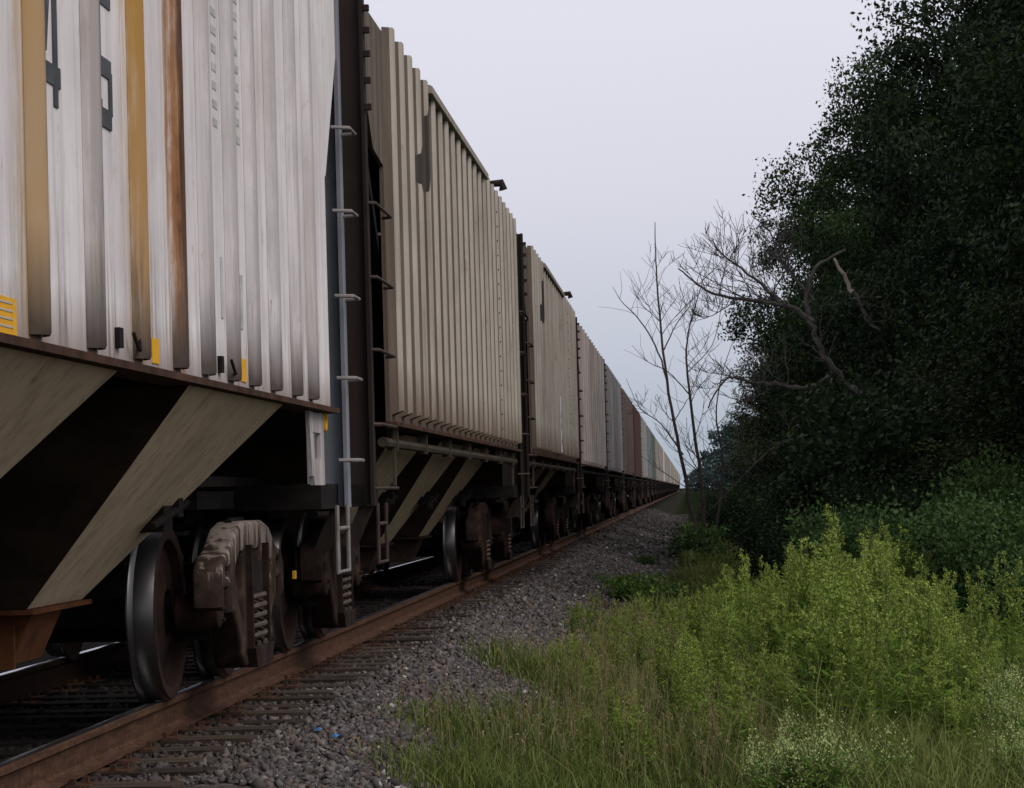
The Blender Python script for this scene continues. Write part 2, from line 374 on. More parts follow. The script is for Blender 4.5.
def fast_mesh(name, V, quads, mat, tint=None, parent=None, tri=False, smooth=False):
    """big meshes straight from numpy: V (n,3), quads (m,4 or 3), tint per vertex (n,3)"""
    me = bpy.data.meshes.new(name); k = quads.shape[1]
    me.vertices.add(len(V)); me.vertices.foreach_set('co', V.astype(np.float32).ravel())
    me.loops.add(quads.size); me.loops.foreach_set('vertex_index', quads.astype(np.int32).ravel())
    me.polygons.add(len(quads)); me.polygons.foreach_set('loop_start', np.arange(0, quads.size, k, dtype=np.int32))
    me.polygons.foreach_set('loop_total', np.full(len(quads), k, dtype=np.int32))
    if smooth: me.polygons.foreach_set('use_smooth', np.ones(len(quads), dtype=bool))
    me.materials.append(mat)
    if tint is not None:
        a = me.color_attributes.new('tint', 'FLOAT_COLOR', 'POINT')
        c = np.ones((len(V), 4), np.float32); c[:, :3] = tint
        a.data.foreach_set('color', c.ravel())
    me.update(); me.validate()
    o = bpy.data.objects.new(name, me); COL.objects.link(o)
    if parent: o.parent = parent
    return o

def empty(name, loc, label=None, cat=None, group=None, rz=0):
    o = bpy.data.objects.new(name, None); COL.objects.link(o); o.location = loc; o.rotation_euler = (0, 0, rz)
    tag(o, label, cat, group); o.empty_display_size = .2
    return o
def tag(o, label=None, cat=None, group=None, kind=None):
    for k, v in (('label', label), ('category', cat), ('group', group), ('kind', kind)):
        if v: o[k] = v
    return o
def copy_tree(o, parent=None):
    c = o.copy(); COL.objects.link(c)
    if parent: c.parent = parent
    for ch in list(o.children): copy_tree(ch, c)
    return c
def repaint(o, mapping):
    for ch in o.children_recursive:
        if ch.type != 'MESH': continue
        for sl in ch.material_slots:
            if sl.material in mapping:
                new = mapping[sl.material]; sl.link = 'OBJECT'; sl.material = new

# ------------------------------------------------------------------ freight cars
def cast_plate(name, outer, holes, x, half_t, bev, mat, parent):
    """a casting: outline in (y, z) with windows, rounded edges"""
    cu = bpy.data.curves.new(name, 'CURVE'); cu.dimensions = '2D'; cu.fill_mode = 'BOTH'; cu.extrude = half_t; cu.bevel_depth = bev; cu.bevel_resolution = 2; cu.offset = -bev
    for pts in [outer]+holes:
        sp = cu.splines.new('POLY'); sp.points.add(len(pts)-1); sp.use_cyclic_u = True
        for p, (y, z) in zip(sp.points, pts): p.co = (y, z, 0, 1)
    tmp = bpy.data.objects.new('t', cu); COL.objects.link(tmp)
    me = bpy.data.meshes.new_from_object(tmp.evaluated_get(bpy.context.evaluated_depsgraph_get()))
    bpy.data.objects.remove(tmp); bpy.data.curves.remove(cu)
    me.transform(Matrix(((0,0,1,x), (1,0,0,0), (0,1,0,0), (0,0,0,1)))); me.name = name
    me.materials.clear(); me.materials.append(mat)
    me.polygons.foreach_set('use_smooth', [True]*len(me.polygons)); me.set_sharp_from_angle(angle=R(50))
    o = bpy.data.objects.new(name, me); COL.objects.link(o); o.parent = parent
    return o

def truck(parent, y, frame_mat, out=0.0):
    """a two-axle freight truck; the bolster is the part, wheels, axles, side frames and springs its pieces"""
    b = MB().box(-1.14, 1.14, -.17, .17, .50, .70)
    b.prism_y([(-.45,.70),(.45,.70),(.4,.86),(-.4,.86)], -.28, .28)
    b.box(-.95, .95, -.56, -.50, .30, .44).box(-.95, .95, .50, .56, .30, .44)     # brake beams
    t = b.build('truck', M['under'], parent, loc=(0, y, 0))
    for wy in (-.89, .89):
        for sx in (-1, 1):
            prof = [(.0,.11),(.10,.11),(.125,.13),(.105,.20),(.065,.30),(.085,.375),(.135,.392),(.142,.405),(.142,.447),(.135,.453),(.03,.459),(.016,.478),(.006,.484),(-.004,.478),(-.004,.40),(.02,.38),(.03,.28),(.0,.16),(.0,.11)]
            w = MB().lathe_x([(sx*(x), r) for x, r in prof], 56).build('wheel', M['wheel'], t, loc=(sx*.682, wy, .459), sharp=True)
            c = MB().lathe_x([(sx*.235,.001),(sx*.235,.06),(sx*.22,.082),(sx*.10,.10),(0,.10)], 20)
            for a in (0.5, 2.6, 4.7): c.tube([(sx*.21, .04*math.cos(a), .04*math.sin(a)), (sx*.25, .04*math.cos(a), .04*math.sin(a))], .013, 6)
            c.build('bearing_cap', M['brown_iron'], t, loc=(sx*.86, wy, .459))
        MB().tube([(-.80, 0, 0), (.80, 0, 0)], .085, 14).build('axle', M['under'], t, loc=(0, wy, .459))
    for sx in (-1, 1):
        half = [(0,.93),(.34,.93),(.56,.895),(.80,.785),(1.0,.75),(1.09,.67),(1.09,.49),(1.01,.47),(.985,.585),(.80,.585),(.775,.45),(.66,.44),(.43,.18),(.31,.13),(0,.13)]
        outer = half[:-1] + [(-y_, z_) for y_, z_ in half[::-1][:-1]]
        holes = [[(-.235,.25),(.235,.25),(.235,.77),(-.235,.77)]]
        for q in (-1, 1):
            holes.append([(q*.33,.34),(q*.34,.76),(q*.46,.77),(q*.64,.68),(q*.55,.50)])
            holes.append([(q*.87+.075*math.cos(a), .672+.04*math.sin(a)) for a in np.linspace(0, 2*math.pi, 13)[:-1]])
        so_ = cast_plate('side_frame', outer, holes, sx*(1.0+out), .055, .024, frame_mat, t)
        f = MB()
        for q in (-1, 1):                                        # flanges along the column, and the spring seat
            f.box(*sorted((sx*(.90+out), sx*(1.115+out))), *sorted((q*.27, q*.305)), .22, .80)
        f.prism_x([(-.33,.235),(.33,.235),(.27,.125),(-.27,.125)], *sorted((sx*(.895+out), sx*(1.13+out))))
        f.build('frame_flange', M['brown_iron'], t)
        for sy in (-.11, .11):
            n = 72; pts = [(sx*(1.045+out)+.070*math.cos(i/n*2*math.pi*5), sy+.070*math.sin(i/n*2*math.pi*5), .245+.27*i/n) for i in range(n+1)]
            MB().tube(pts, .0145, 7).build('spring', M['spring'], t)
    return t

def arc_rib(yc, w, d, x, z0, z1, sx, tip=.035):
    """one rounded stiffener with a closed, tapering foot"""
    seg = 15; zs = [z0, z0+tip*.35, z0+tip, z1]; ds = [.9, 1, 1, 1]; vs = []; fs = []
    for z, k in zip(zs, ds):
        for i in range(seg):
            a = math.pi*i/(seg-1)
            vs.append((sx*(x + d*k*math.sin(a)**1.35), yc - w/2*math.cos(a), z))
    for j in range(len(zs)-1):
        for i in range(seg-1):
            q = (j*seg+i, j*seg+i+1, (j+1)*seg+i+1, (j+1)*seg+i)
            fs.append(q if sx > 0 else q[::-1])
    top = len(vs); vs += [(sx*(x-.005), yc-w/2, z1), (sx*(x-.005), yc+w/2, z1)]
    t = tuple(range((len(zs)-1)*seg, len(zs)*seg)) + (top+1, top)
    fs.append(t)
    return vs, fs

def roof_poly(w=HW, e=EAVE, h=.30, n=12):
    return [(w*math.cos(math.pi*i/n), e + h*math.sin(math.pi*i/n)**.8) for i in range(n+1)]

def hopper_car(name, kind, paint, y0, label, posts, chute, ribs_mats=None, rib_step=.63, frame_mat=None, bays=((-4.05,), (.1,), (4.2,)), top_x=HW, fascia=None, sheet_drop=3.4, post_w=.28, far=False):
    car = empty(name, (XC, y0, 0), label, 'hopper car', 'covered hopper cars coupled in one train')
    SE = 7.42                                  # sheet end
    SN = 7.02 if kind == 'tan' else SE         # the end nearer the camera
    # ---- side walls (each one sheet with its ribs, unless the ribs are told apart by colour)
    for sx in (1, -1):
        m = MB()
        poly = [(-SN, SILL), (SE, SILL), (SE, sheet_drop), (SE+.38, sheet_drop+.05) if kind == 'tan' else (SE+.05, sheet_drop+.02), (8.12, 3.85), (8.12, EAVE-.02), (-8.12, EAVE-.02), (-8.12, 3.85),
                (-SN-.62, sheet_drop+.05) if kind == 'tan' else (-SN-.05, sheet_drop+.02), (-SN, sheet_drop)]
        m.prism_x(poly, *(sorted((sx*(HW-.03), sx*HW))))
        ys = np.arange(-SN+.14, SE-.05, rib_step); ys = ys + (SE-.14-ys[-1])*.3
        if kind == 'white' and sx > 0:
            ys = None
        if ys is not None:
            for yc in ys:
                d = .075
                if kind == 'tan':
                    a, b2 = .115, .06
                    pl = [(sx*(HW-.002), yc-a), (sx*(HW+d), yc-b2), (sx*(HW+d), yc+b2), (sx*(HW-.002), yc+a)]
                    z0, z1 = SILL+.05, EAVE+.015
                    vs = [(x, y, z) for z in (z0, z0+.06, z1) for x, y in pl]
                    for i in (1, 2): vs[i] = (vs[i][0], vs[i][1], z0+.03)
                    fs = [(0,1,2,3), (8,9,10,11)] + [(r*4+i, r*4+(i+1) % 4, r*4+4+(i+1) % 4, r*4+4+i) for r in (0,1) for i in range(4)]
                    m.add(vs, fs)
                else:
                    m.add(*arc_rib(yc, .24, .07, HW, SILL+.05, EAVE-.05, sx), smooth=True)
        w = m.build('side_wall', paint, car)
        if kind == 'white' and sx > 0:
            for yc, mk in ribs_mats:
                r = MB(); r.add(*arc_rib(yc-.02, .18, .050, HW+.001, SILL+.025, EAVE-.05, sx), smooth=True)
                r.build('rib', M['rib'], w, {'amber_rib': 'rib stained amber', 'rust_rib': 'rib stained rust brown', 'dusty_rib': 'rib stained dusty brown'}.get(mk))
        # rusty sill along the foot of the wall
        s = MB(); s.box(*sorted((sx*(HW-.12), sx*(HW+.055))), -SN-.01, SE+.01, SILL-.032, SILL-.003)
        s.build('side_sill', M['sill'], car)
        p = MB(); p.tube([(sx*(HW-.03), -SE+.15, SILL-.15), (sx*(HW-.03), SE-.15, SILL-.15)], .036, 8)
        for yb in np.arange(-6.6, 6.7, 2.2): p.box(*sorted((sx*(HW-.07), sx*(HW+.01))), yb-.03, yb+.03, SILL-.2, SILL-.034)
        if kind != 'white': p.build('train_pipe', M['pipe'] if kind == 'tan' else M['under'], car)
    # ---- roof
    m = MB(); m.prism_y(roof_poly(HW-.035), -8.1, 8.1)
    rf = m.build('roof', paint, car)
    if not far:
        hb = MB(); hb.box(-.30, .30, -6.8, 6.8, EAVE+.28, EAVE+.36)
        for yb in np.arange(-6, 6.5, 1.5): hb.box(-.34, .34, yb-.04, yb+.04, EAVE+.36, EAVE+.40)
        hb.build('roof_hatch', paint, rf)
        wb = MB()
        for xx in (-.75, .75): wb.box(xx-.22, xx+.22, -8.2, 8.2, EAVE+.30, EAVE+.33)
        wb.build('running_board', M['post'], rf)
    if fascia:
        fm = MB(); fm.prism_y([(HW-.10, EAVE-.04), (HW+.10, EAVE-.06), (HW+.10, EAVE+.0), (HW-.10, EAVE+.085)], *fascia)
        fm.build('eave_cap', M['tan_plain'], car)
        hm = MB(); hm.tube([(HW-.06, fascia[1]+2.3, EAVE+.02), (HW-.06, fascia[1]+2.3, EAVE+.16), (HW+.08, fascia[1]+2.3, EAVE+.17), (HW+.1, fascia[1]+2.3, EAVE+.09)], .05, 8)
        hm.build('roof_bracket', M['post'], car)
    # ---- end walls, slope sheets, centre sill
    for q in (-1, 1):
        e = MB()
        pl = [(q*8.09, EAVE-.04), (q*8.09, 3.75), (q*5.6, 1.50), (q*5.55, 1.58), (q*8.02, 3.80), (q*8.02, EAVE-.04)]
        e.prism_x(pl, -HW+.05, HW-.05)
        e.build('end_wall', M['under'], car)
    cs = MB(); cs.box(-.20, .20, -8.25, 8.25, .82, 1.22)
    for q in (-1, 1):
        cs.box(-HW+.04, HW-.06, *sorted((q*7.35, q*8.16)), .98, 1.13)
        cs.box(-.9, .9, *sorted((q*6.1, q*7.3)), 1.0, 1.10)
    cs.build('underframe', M['under'], car)
    # ---- hopper bays
    for (yc,) in bays:
        h = MB(); wt, wb_, zt, zb, xb = 1.33, .56, SILL-.034, .58, .56
        vs = [(sx*top_x if z == zt else sx*xb, yc+sy*(wt if z == zt else wb_), z) for z in (zt, zb) for sx, sy in ((-1,-1),(1,-1),(1,1),(-1,1))]
        h.add(vs, [(1,5,6,2), (3,7,4,0)])
        hp = h.build('hopper_bay', chute, car)
        MB().add(vs, [(0,1,2,3), (7,6,5,4), (0,4,5,1), (2,6,7,3)]).build('slope_sheet', M['slope'], hp)
        if not far:
            gt = MB().box(-.60, .60, yc-.60, yc+.60, .555, .577); gt.prism_y([(-.55,.554),(.55,.554),(.44,.32),(-.44,.32)], yc-.42, yc+.18)
            gt.box(-.47, .47, yc-.46, yc-.43, .30, .50)
            gt.build('outlet_gate', M['rust_orange'] if kind == 'white' else M['brown_iron'], hp)
            mech = MB()                                         # gate crank on the sloping side
            mech.box(.86, .99, yc+.50, yc+.72, .90, 1.03).box(.90, 1.02, yc+.74, yc+.86, .97, 1.08)
            mech.tube([(.97, yc+.30, .93), (1.02, yc+.95, 1.04)], .020, 8)
            mech.build('gate_crank', M['under'], hp)
    # ---- ends: posts, ladders, stirrups, coupler
    for q in (-1, 1):
        pm = posts[0 if q < 0 else 1]
        for sx in (1, -1):
            pw = post_w if q < 0 else .25
            p = MB()
            xa, xb = sx*(HW-pw), sx*(HW+.0)
            p.prism_y([(xa, .99), (xb, .99), (xb, EAVE+.06), (xa, EAVE+.06)], *sorted((q*8.14, q*8.155)))
            p.box(*sorted((sx*(HW-.012), sx*(HW+.012))), *sorted((q*8.06, q*8.20)), .985, EAVE+.062 if q < 0 else EAVE-.03)
            pf = MB(); pf.prism_y([(sx*(HW-.10), .984), (xb, .984), (sx*(HW-.12), .72), (sx*(HW-.22), .72)], *sorted((q*8.10, q*8.14)))
            pf.build('post_foot', M['post'], car)
            if q < 0:
                for zz in (4.33, 4.18, 4.02, 3.84, 3.66): p.box(*sorted((sx*(HW-.01), sx*(HW+.055))), q*8.19, q*8.14, zz-.02, zz+.02)
            po = p.build('end_post', pm, car)
            if far: continue
            rm = M['rung'] if (kind == 'white' and q > 0) else M['rung_dark']
            zr = (3.30, 2.79, 2.27, 1.77, 1.27) if q > 0 else (3.02, 2.52, 2.03, 1.53, 1.10)
            for z in zr:
                off = .10 if q > 0 else .055
                ya, yb = (q*7.80, q*8.17) if (q > 0 and kind == 'white') else (q*((SE if q > 0 else SN)+.05), q*8.13)
                MB().tube([(sx*(HW-.01), ya, z), (sx*(HW+off), ya+q*.06, z), (sx*(HW+off), yb-q*.03, z), (sx*HW, yb, z)], .012, 7).build('ladder_rung', rm, car)
            st = MB(); ya, yb = q*7.52, q*8.02; xx = sx*(HW+.01)
            st.tube([(xx, ya, 1.0), (xx, ya, .60), (xx, yb, .60), (xx, yb, 1.0)], .014, 7); st.tube([(xx, ya, .86), (xx, yb, .86)], .013, 7)
            st.build('stirrup_step', M['rung'] if kind == 'white' else M['rung_dark'], car)
            # bracket plate with a long slot below the sill
            br = MB(); xo = sorted((sx*(HW-.03), sx*(HW-.008))); yy = sorted
            A, B, z0, z1 = 6.55, 7.15, 1.12, SILL-.036
            def bx_(a, c, zz0, zz1): br.box(xo[0], xo[1], *yy((q*a, q*c)), zz0, zz1)
            if kind == 'white':
                br.prism_x([(q*(A+.0), z1), (q*(A+.16), z1), (q*(A+.26), z0+.05), (q*(A+.10), z0+.05)], *xo)
                br.prism_x([(q*(B-.15), z1), (q*B, z1), (q*B, z0+.05), (q*(B-.15), z0+.05)], xo[0]-.001, xo[1]+.001)
                br.prism_x([(q*(A+.02), z1-.005), (q*(B-.01), z1-.005), (q*(B-.1), z1-.12), (q*(A+.1), z1-.12)], xo[0]-.002, xo[1]+.002)
                br.prism_x([(q*(A+.10), z0+.15), (q*(B-.01), z0+.15), (q*(B-.01), z0), (q*(A+.16), z0)], xo[0]-.003, xo[1]+.003)
                br.build('slotted_bracket', M['bracket'], car)
            else:
                bx_(6.6, 6.68, z0, z1); br.build('side_brace', M['pipe'], car)
        if not far:
            cp = MB(); cp.box(-.11, .11, *sorted((q*8.0, q*8.62)), .78, 1.0)
            cp.prism_y([(-.17,.72),(.13,.72),(.17,.85),(.13,1.02),(-.17,1.02)], *sorted((q*8.56, q*8.80)))
            cp.tube([(.30, q*8.2, .92), (.34, q*8.5, .70), (.25, q*8.7, .48), (.12, q*8.8, .50)], .028, 8)
            cp.build('coupler', M['brown_iron'], car)
            bc = MB(); bc.tube([(.55, q*7.0, 1.0), (.55, q*7.6, 1.0)], .13, 16); bc.tube([(.95, q*7.25, .93), (1.05, q*6.2, .93)], .02, 6)
            bc.build('brake_cylinder', M['under'], car)
    for q in (-1, 1):
        if far:
            b = MB()
            for wy in (-.89, .89): b.tube([(-.85, q*6.85+wy, .459), (.85, q*6.85+wy, .459)], .459, 18)
            for xx in (-1, 1): b.prism_x([(q*6.85-1.0,.6),(q*6.85-.6,.85),(q*6.85+.6,.85),(q*6.85+1.0,.6),(q*6.85+.35,.16),(q*6.85-.35,.16)], xx-.09, xx+.09)
            b.build('truck', M['brown_iron'], car)
        else: truck(car, q*(6.58 if kind == 'white' else 6.85), frame_mat or M['brown_iron'], .05 if kind == 'white' else 0)
    return car

yc = lambda k: END1 + PITCH*(k-1) - PITCH/2          # centre of the k-th car from the camera
# first car: white with ribs of different stain; local rib positions
RIB1 = [(8.66,'dusty_rib'), (9.50,'white_rib'), (10.30,'amber_rib'), (11.10,'rust_rib'), (11.75,'white_rib'), (12.42,'white_rib'), (13.02,'white_rib'), (13.70,'white_rib'), (14.44,'white_rib'), (15.08,'white_rib')]
RIB1 = [(y-yc(1), m_) for y, m_ in RIB1]
RIB1 += [(-y+.05, 'white_rib') for y, m_ in RIB1 if -y+.05 < -.6]
c1 = hopper_car('hopper_car', 'white', M['white'], yc(1), 'white ribbed hopper car with black numerals and rust-brown and amber streaks, nearest to the camera', (M['post'], M['post_grey']), M['chute'],
                RIB1, frame_mat=M['frame_white'], sheet_drop=2.95)
wall1 = next(o for o in c1.children if o.name.startswith('side_wall'))
# second and third: tan ribbed
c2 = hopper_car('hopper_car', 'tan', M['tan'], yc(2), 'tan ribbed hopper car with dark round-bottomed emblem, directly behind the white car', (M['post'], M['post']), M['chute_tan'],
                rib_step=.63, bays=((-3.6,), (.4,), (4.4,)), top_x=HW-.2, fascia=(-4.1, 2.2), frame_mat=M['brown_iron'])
rv = MB()
for z in np.arange(1.75, 4.3, .16):
    for yy in (3.62,): rv.lathe_x([(0, .012), (.008, .010), (.012, .001)], 8); rv.v[-24:] = [(a+HW+.074, b_+yy, c_+float(z)) for a, b_, c_ in rv.v[-24:]]
rv.build('rivet_row', M['under'], c2)
c3 = copy_tree(c2); c3.location = (XC, yc(3), 0)
tag(c3, 'tan ribbed hopper car with tall white panel low on its side, third in the train')
pn = MB(); pn.box(HW+.078, HW+.088, -.25, .02, SILL+.09, SILL+1.0); pn.build('route_panel', M['panel_white'], c3, 'tall white panel with dark marks')
pk = MB()
for z in (.2, .45, .62): pk.prism_x([(-.2, SILL+z), (-.03, SILL+z+.08), (-.03, SILL+z+.14), (-.2, SILL+z+.05)], HW+.0885, HW+.092)
pk.build('panel_marking', M['letter'], c3)
c4 = hopper_car('hopper_car', 'plain', M['pale'], yc(4), 'pale hopper car with red rust streaks, fourth in the train', (M['post'], M['post']), M['under'], rib_step=1.25, frame_mat=M['brown_iron'], top_x=HW-.2)
paints = ['grey', 'brown', 'red', 'light_grey', 'teal', 'green']
texts = ['plain grey hopper car just behind the pale rust-streaked one', 'dull brown hopper car between the grey and the red cars', 'oxide red hopper car in the distant part of the train',
         'light grey hopper car just beyond the oxide red one', 'grey-green hopper car beyond the light grey one', 'dark green hopper car, small in the distance of the train']
for i, (pm, tx) in enumerate(zip(paints, texts)):
    c = copy_tree(c4); c.location = (XC, yc(5+i), 0); tag(c, tx); repaint(c, {M['pale']: M[pm]})
cf = None
for k in range(11, 41):
    if cf is None:
        cf = hopper_car('hopper_car', 'plain', M['beige'], yc(k), 'beige hopper car among the tiny last cars at the vanishing end of the train', (M['post'], M['post']), M['under'], rib_step=1.9, far=True, top_x=HW-.2)
        c = cf
    else:
        c = copy_tree(cf); c.location = (XC, yc(k), 0)
        pm = ('beige', 'tan_plain', 'light_grey', 'beige', 'pale')[k % 5]
        repaint(c, {M['beige']: M[pm]})
        c['label'] = 'small pale hopper car in the far vanishing stretch of the train'
    c['group'] = 'far hopper cars at the vanishing end'

# numerals and labels on the first car
def text_mesh(txt, size, parent, mat, y, z, name='numeral', sx=1.0, thin=1.0):
    cu = bpy.data.curves.new('t', 'FONT'); cu.body = txt; cu.size = size; cu.align_x = 'CENTER'; cu.fill_mode = 'BOTH'; cu.extrude = .0015
    tmp = bpy.data.objects.new('t', cu); COL.objects.link(tmp)
    me = bpy.data.meshes.new_from_object(tmp.evaluated_get(bpy.context.evaluated_depsgraph_get()))
    bpy.data.objects.remove(tmp); bpy.data.curves.remove(cu)
    me.name = name; me.materials.clear(); me.materials.append(mat)
    T = Matrix(((0,0,1,HW+.004), (sx,0,0,y-yc(1)), (0,1,0,z), (0,0,0,1)))
    me.transform(T)
    o = bpy.data.objects.new(name, me); COL.objects.link(o); o.parent = parent
    return o
def stroke_numeral(parts, y, z, w, h, name='numeral'):
    """stencilled numeral from thick flat strokes; parts are boxes in unit space"""
    m = MB()
    for k, (a, b_, c, d) in enumerate(parts):
        e = .0004*k
        m.box(HW+.001, HW+.005+e, y-yc(1)+a*w, y-yc(1)+c*w, z+b_*h, z+d*h)
    return m.build(name, M['letter'], wall1)
N5 = [(.02,.84,.98,1), (.02,.34,.24,.83), (.05,.35,.93,.48), (.76,.10,.98,.40), (.05,0,.90,.13), (.02,.07,.24,.18), (.02,.78,.2,.9)]
N4 = [(.62,0,.86,1), (0,.13,1,.26)]
stroke_numeral(N5, 9.655, 2.43, .245, .54)
n4 = MB()
for k, (a, b_, c, d) in enumerate(N4): n4.box(HW+.001, HW+.005+.0004*k, 8.80-yc(1)+a*.26, 8.80-yc(1)+c*.26, 2.395+b_*.54, 2.395+d*.54)
n4.prism_x([(8.80-yc(1), 2.43+.255*.54), (8.86-yc(1), 2.43+.255*.54), (8.97-yc(1), 2.97), (8.90-yc(1), 2.97)], HW+.001, HW+.0062)
n4.build('numeral', M['letter'], wall1)
n0 = MB()
a0 = [(8.13-yc(1)+.125*math.cos(t), 2.70+.27*math.sin(t)) for t in np.linspace(0, 2*math.pi, 29)]
a1 = [(8.13-yc(1)+.072*math.cos(t), 2.70+.185*math.sin(t)) for t in np.linspace(0, 2*math.pi, 29)]
for i in range(28): n0.add([(HW+.004, *a0[i]), (HW+.004, *a0[i+1]), (HW+.004, *a1[i+1]), (HW+.004, *a1[i])], [(0,1,2,3)])
n0.build('numeral', M['letter'], wall1)
# two columns of small capacity data lines, then small vertical marks
for yy in (12.14, 12.74):
    for k in range(9):
        m = MB()
        random.seed(k+int(yy*10)); x_ = yy-.06
        while x_ < yy+.05:
            wd = random.choice((.014, .02, .026)); m.box(HW+.001, HW+.004, x_-yc(1), x_+wd-yc(1), 2.75+.085*k, 2.75+.085*k+.036); x_ += wd+.011
        m.build('data_line', M['fade'], wall1)
def patch(name, y, w, z0, z1, mat, label=None):
    m = MB(); m.box(HW+.001, HW+.005, y-yc(1), y+w-yc(1), z0, z1); return m.build(name, mat, wall1, label)
patch('stencil_mark', 12.68-.5, .05, 1.88, 2.16, M['fade']); patch('stencil_mark', 12.72, .05, 1.86, 2.12, M['fade'])
patch('reflective_strip', 8.02, .36, 1.585, 1.70, M['yellow'], 'yellow reflective label with pale lines')
m = MB()
for k in range(4): m.box(HW+.0052, HW+.007, 8.05-yc(1), 8.33-yc(1), 1.605+.025*k, 1.611+.025*k)
m.build('label_lines', M['bracket'], wall1)
patch('reflective_strip', 10.55, .13, 1.60, 1.70, M['yellow']); patch('reflective_strip', 12.68, .15, 1.61, 1.72, M['yellow']); patch('reflective_strip', 15.28, .05, 1.75, 1.9, M['yellow'])
for y in (9.86, 12.05):                                          # small placard hooks at the foot of the wall
    m = MB(); m.box(HW+.001, HW+.02, y-yc(1), y+.07-yc(1), 1.625, 1.70)
    m.tube([(HW+.03, y+.2-yc(1), 1.69), (HW+.04, y+.24-yc(1), 1.635), (HW+.03, y+.32-yc(1), 1.63), (HW+.02, y+.36-yc(1), 1.68)], .008, 6); m.build('placard_hook', M['under'], wall1)
m = MB(); t = np.linspace(0, 2*math.pi, 17)
m.tube([(HW-.02, 15.75-yc(1)+.055*math.cos(a), 1.50+.055*math.sin(a)) for a in t], .014, 7, caps=False); m.build('yellow_ring', M['yellow'], c1)
m = MB(); m.box(1.11, 1.125, 16.62-yc(1), 16.70-yc(1), .55, .60); m.build('reflector', M['yellow'], c1)

# ------------------------------------------------------------------ track
def rail_dark():  # far rail: shade under the cars put into a darker copy
    m = M['rail'].copy(); m.name = 'shaded_rail'
    for n in m.node_tree.nodes:
        if n.type == 'VALTORGB':
            for e in n.color_ramp.elements:
                if sum(e.color[:3]) < .4: e.color = tuple(v*.22 for v in e.color[:3])+(1,)
    return m
def rail(x, label, mat=None):
    prof = [(-.036,-.002),(-.030,0),(.030,0),(.036,-.004),(.037,-.032),(.012,-.046),(.009,-.135),(.02,-.148),(.07,-.158),(.07,-.172),(-.07,-.172),(-.07,-.158),(-.02,-.148),(-.009,-.135),(-.012,-.046),(-.037,-.032)]
    m = MB(); ys = list(range(-12, 60, 3)) + list(range(60, 901, 30)); n = len(prof)
    for y in ys: m.v += [(px, y, pz) for px, pz in prof]
    for j in range(len(ys)-1):
        for i in range(n): m.f.append((j*n+i, j*n+(i+1) % n, (j+1)*n+(i+1) % n, (j+1)*n+i)); m.sm.append(False)
    o = m.build('rail', mat or M['rail'], None, loc=(x, 0, 0)); tag(o, label, 'rail'); return o
rail(XR, 'rusty near rail of the track, running in full view beside the gravel')
rail(XC-.75, 'rail on the far side of the track, glinting under the cars', rail_dark())
tb = MB()
tb.prism_y([(-1.30,-.36),(1.30,-.36),(1.305,-.185),(1.29,-.18),(-1.29,-.18),(-1.305,-.185)], -.115, .115)
tie0 = None
for k in range(220):
    y = 6.0+.53*k
    if tie0 is None:
        tie0 = tb.build('railway_tie', M['tie'], None)
        pl = MB()
        for xx in (-.75, .75):
            q = MB(); q.box(xx-.18, xx+.18, -.09, .09, -.1795, -.1728)
            for a, b_ in ((-.095, .05), (.095, -.05), (.13, .05), (-.13, -.05)): q.box(xx+a-.012, xx+a+.012, b_-.012, b_+.012, -.1727, -.145)
            q.build('tie_plate', M['rail'], tie0)
        o = tie0
    else:
        o = tie0.copy(); COL.objects.link(o)
        if y < 60:
            for ch in tie0.children: c = ch.copy(); COL.objects.link(c); c.parent = o
    o.location = (XC+random.uniform(-.05, .09), y+random.uniform(-.03, .03), random.uniform(-.012, .006)); o.rotation_euler = (0, 0, random.uniform(-.02, .02))
    tag(o, 'weathered dark wooden tie lying under the rails', 'railway tie', 'railway ties under the rails')

# ------------------------------------------------------------------ ground
def gz(x, y):
    x = np.asarray(x, float); y = np.asarray(y, float)
    dx = np.abs(x-XC)
    z = np.where(dx < 1.55, -.215, np.where(dx < 2.55, -.215-(dx-1.55)*.40, GROUND))
    z = z + .03*np.sin(x*1.3+y*.37)*np.clip((dx-2.4)/2, 0, 1) + .02*np.sin(x*3.1-y*.9)*np.clip((dx-1.6), 0, 1)
    z = z + np.clip((x-2.5)/10, 0, 1)*.35
    return z
xs = np.concatenate(([-3000, -400, -60, -20, -10], np.arange(-7.5, 6.01, .15), [8, 11, 15, 22, 40, 80, 400, 3000]))
ys = np.concatenate(([-200, -20, -5], np.arange(0, 60, .5), np.arange(60, 160, 4), [200, 300, 500, 900, 1600, 4000]))
GX, GY = np.meshgrid(xs, ys); nx = len(xs)
V = np.stack([GX.ravel(), GY.ravel(), gz(GX, GY).ravel()], 1)
ii = (np.arange(len(ys)-1)[:, None]*nx + np.arange(nx-1)[None]).ravel()
o = fast_mesh('ground', V, np.stack([ii, ii+1, ii+nx+1, ii+nx], 1), M['ground'], smooth=True); tag(o, kind='structure')

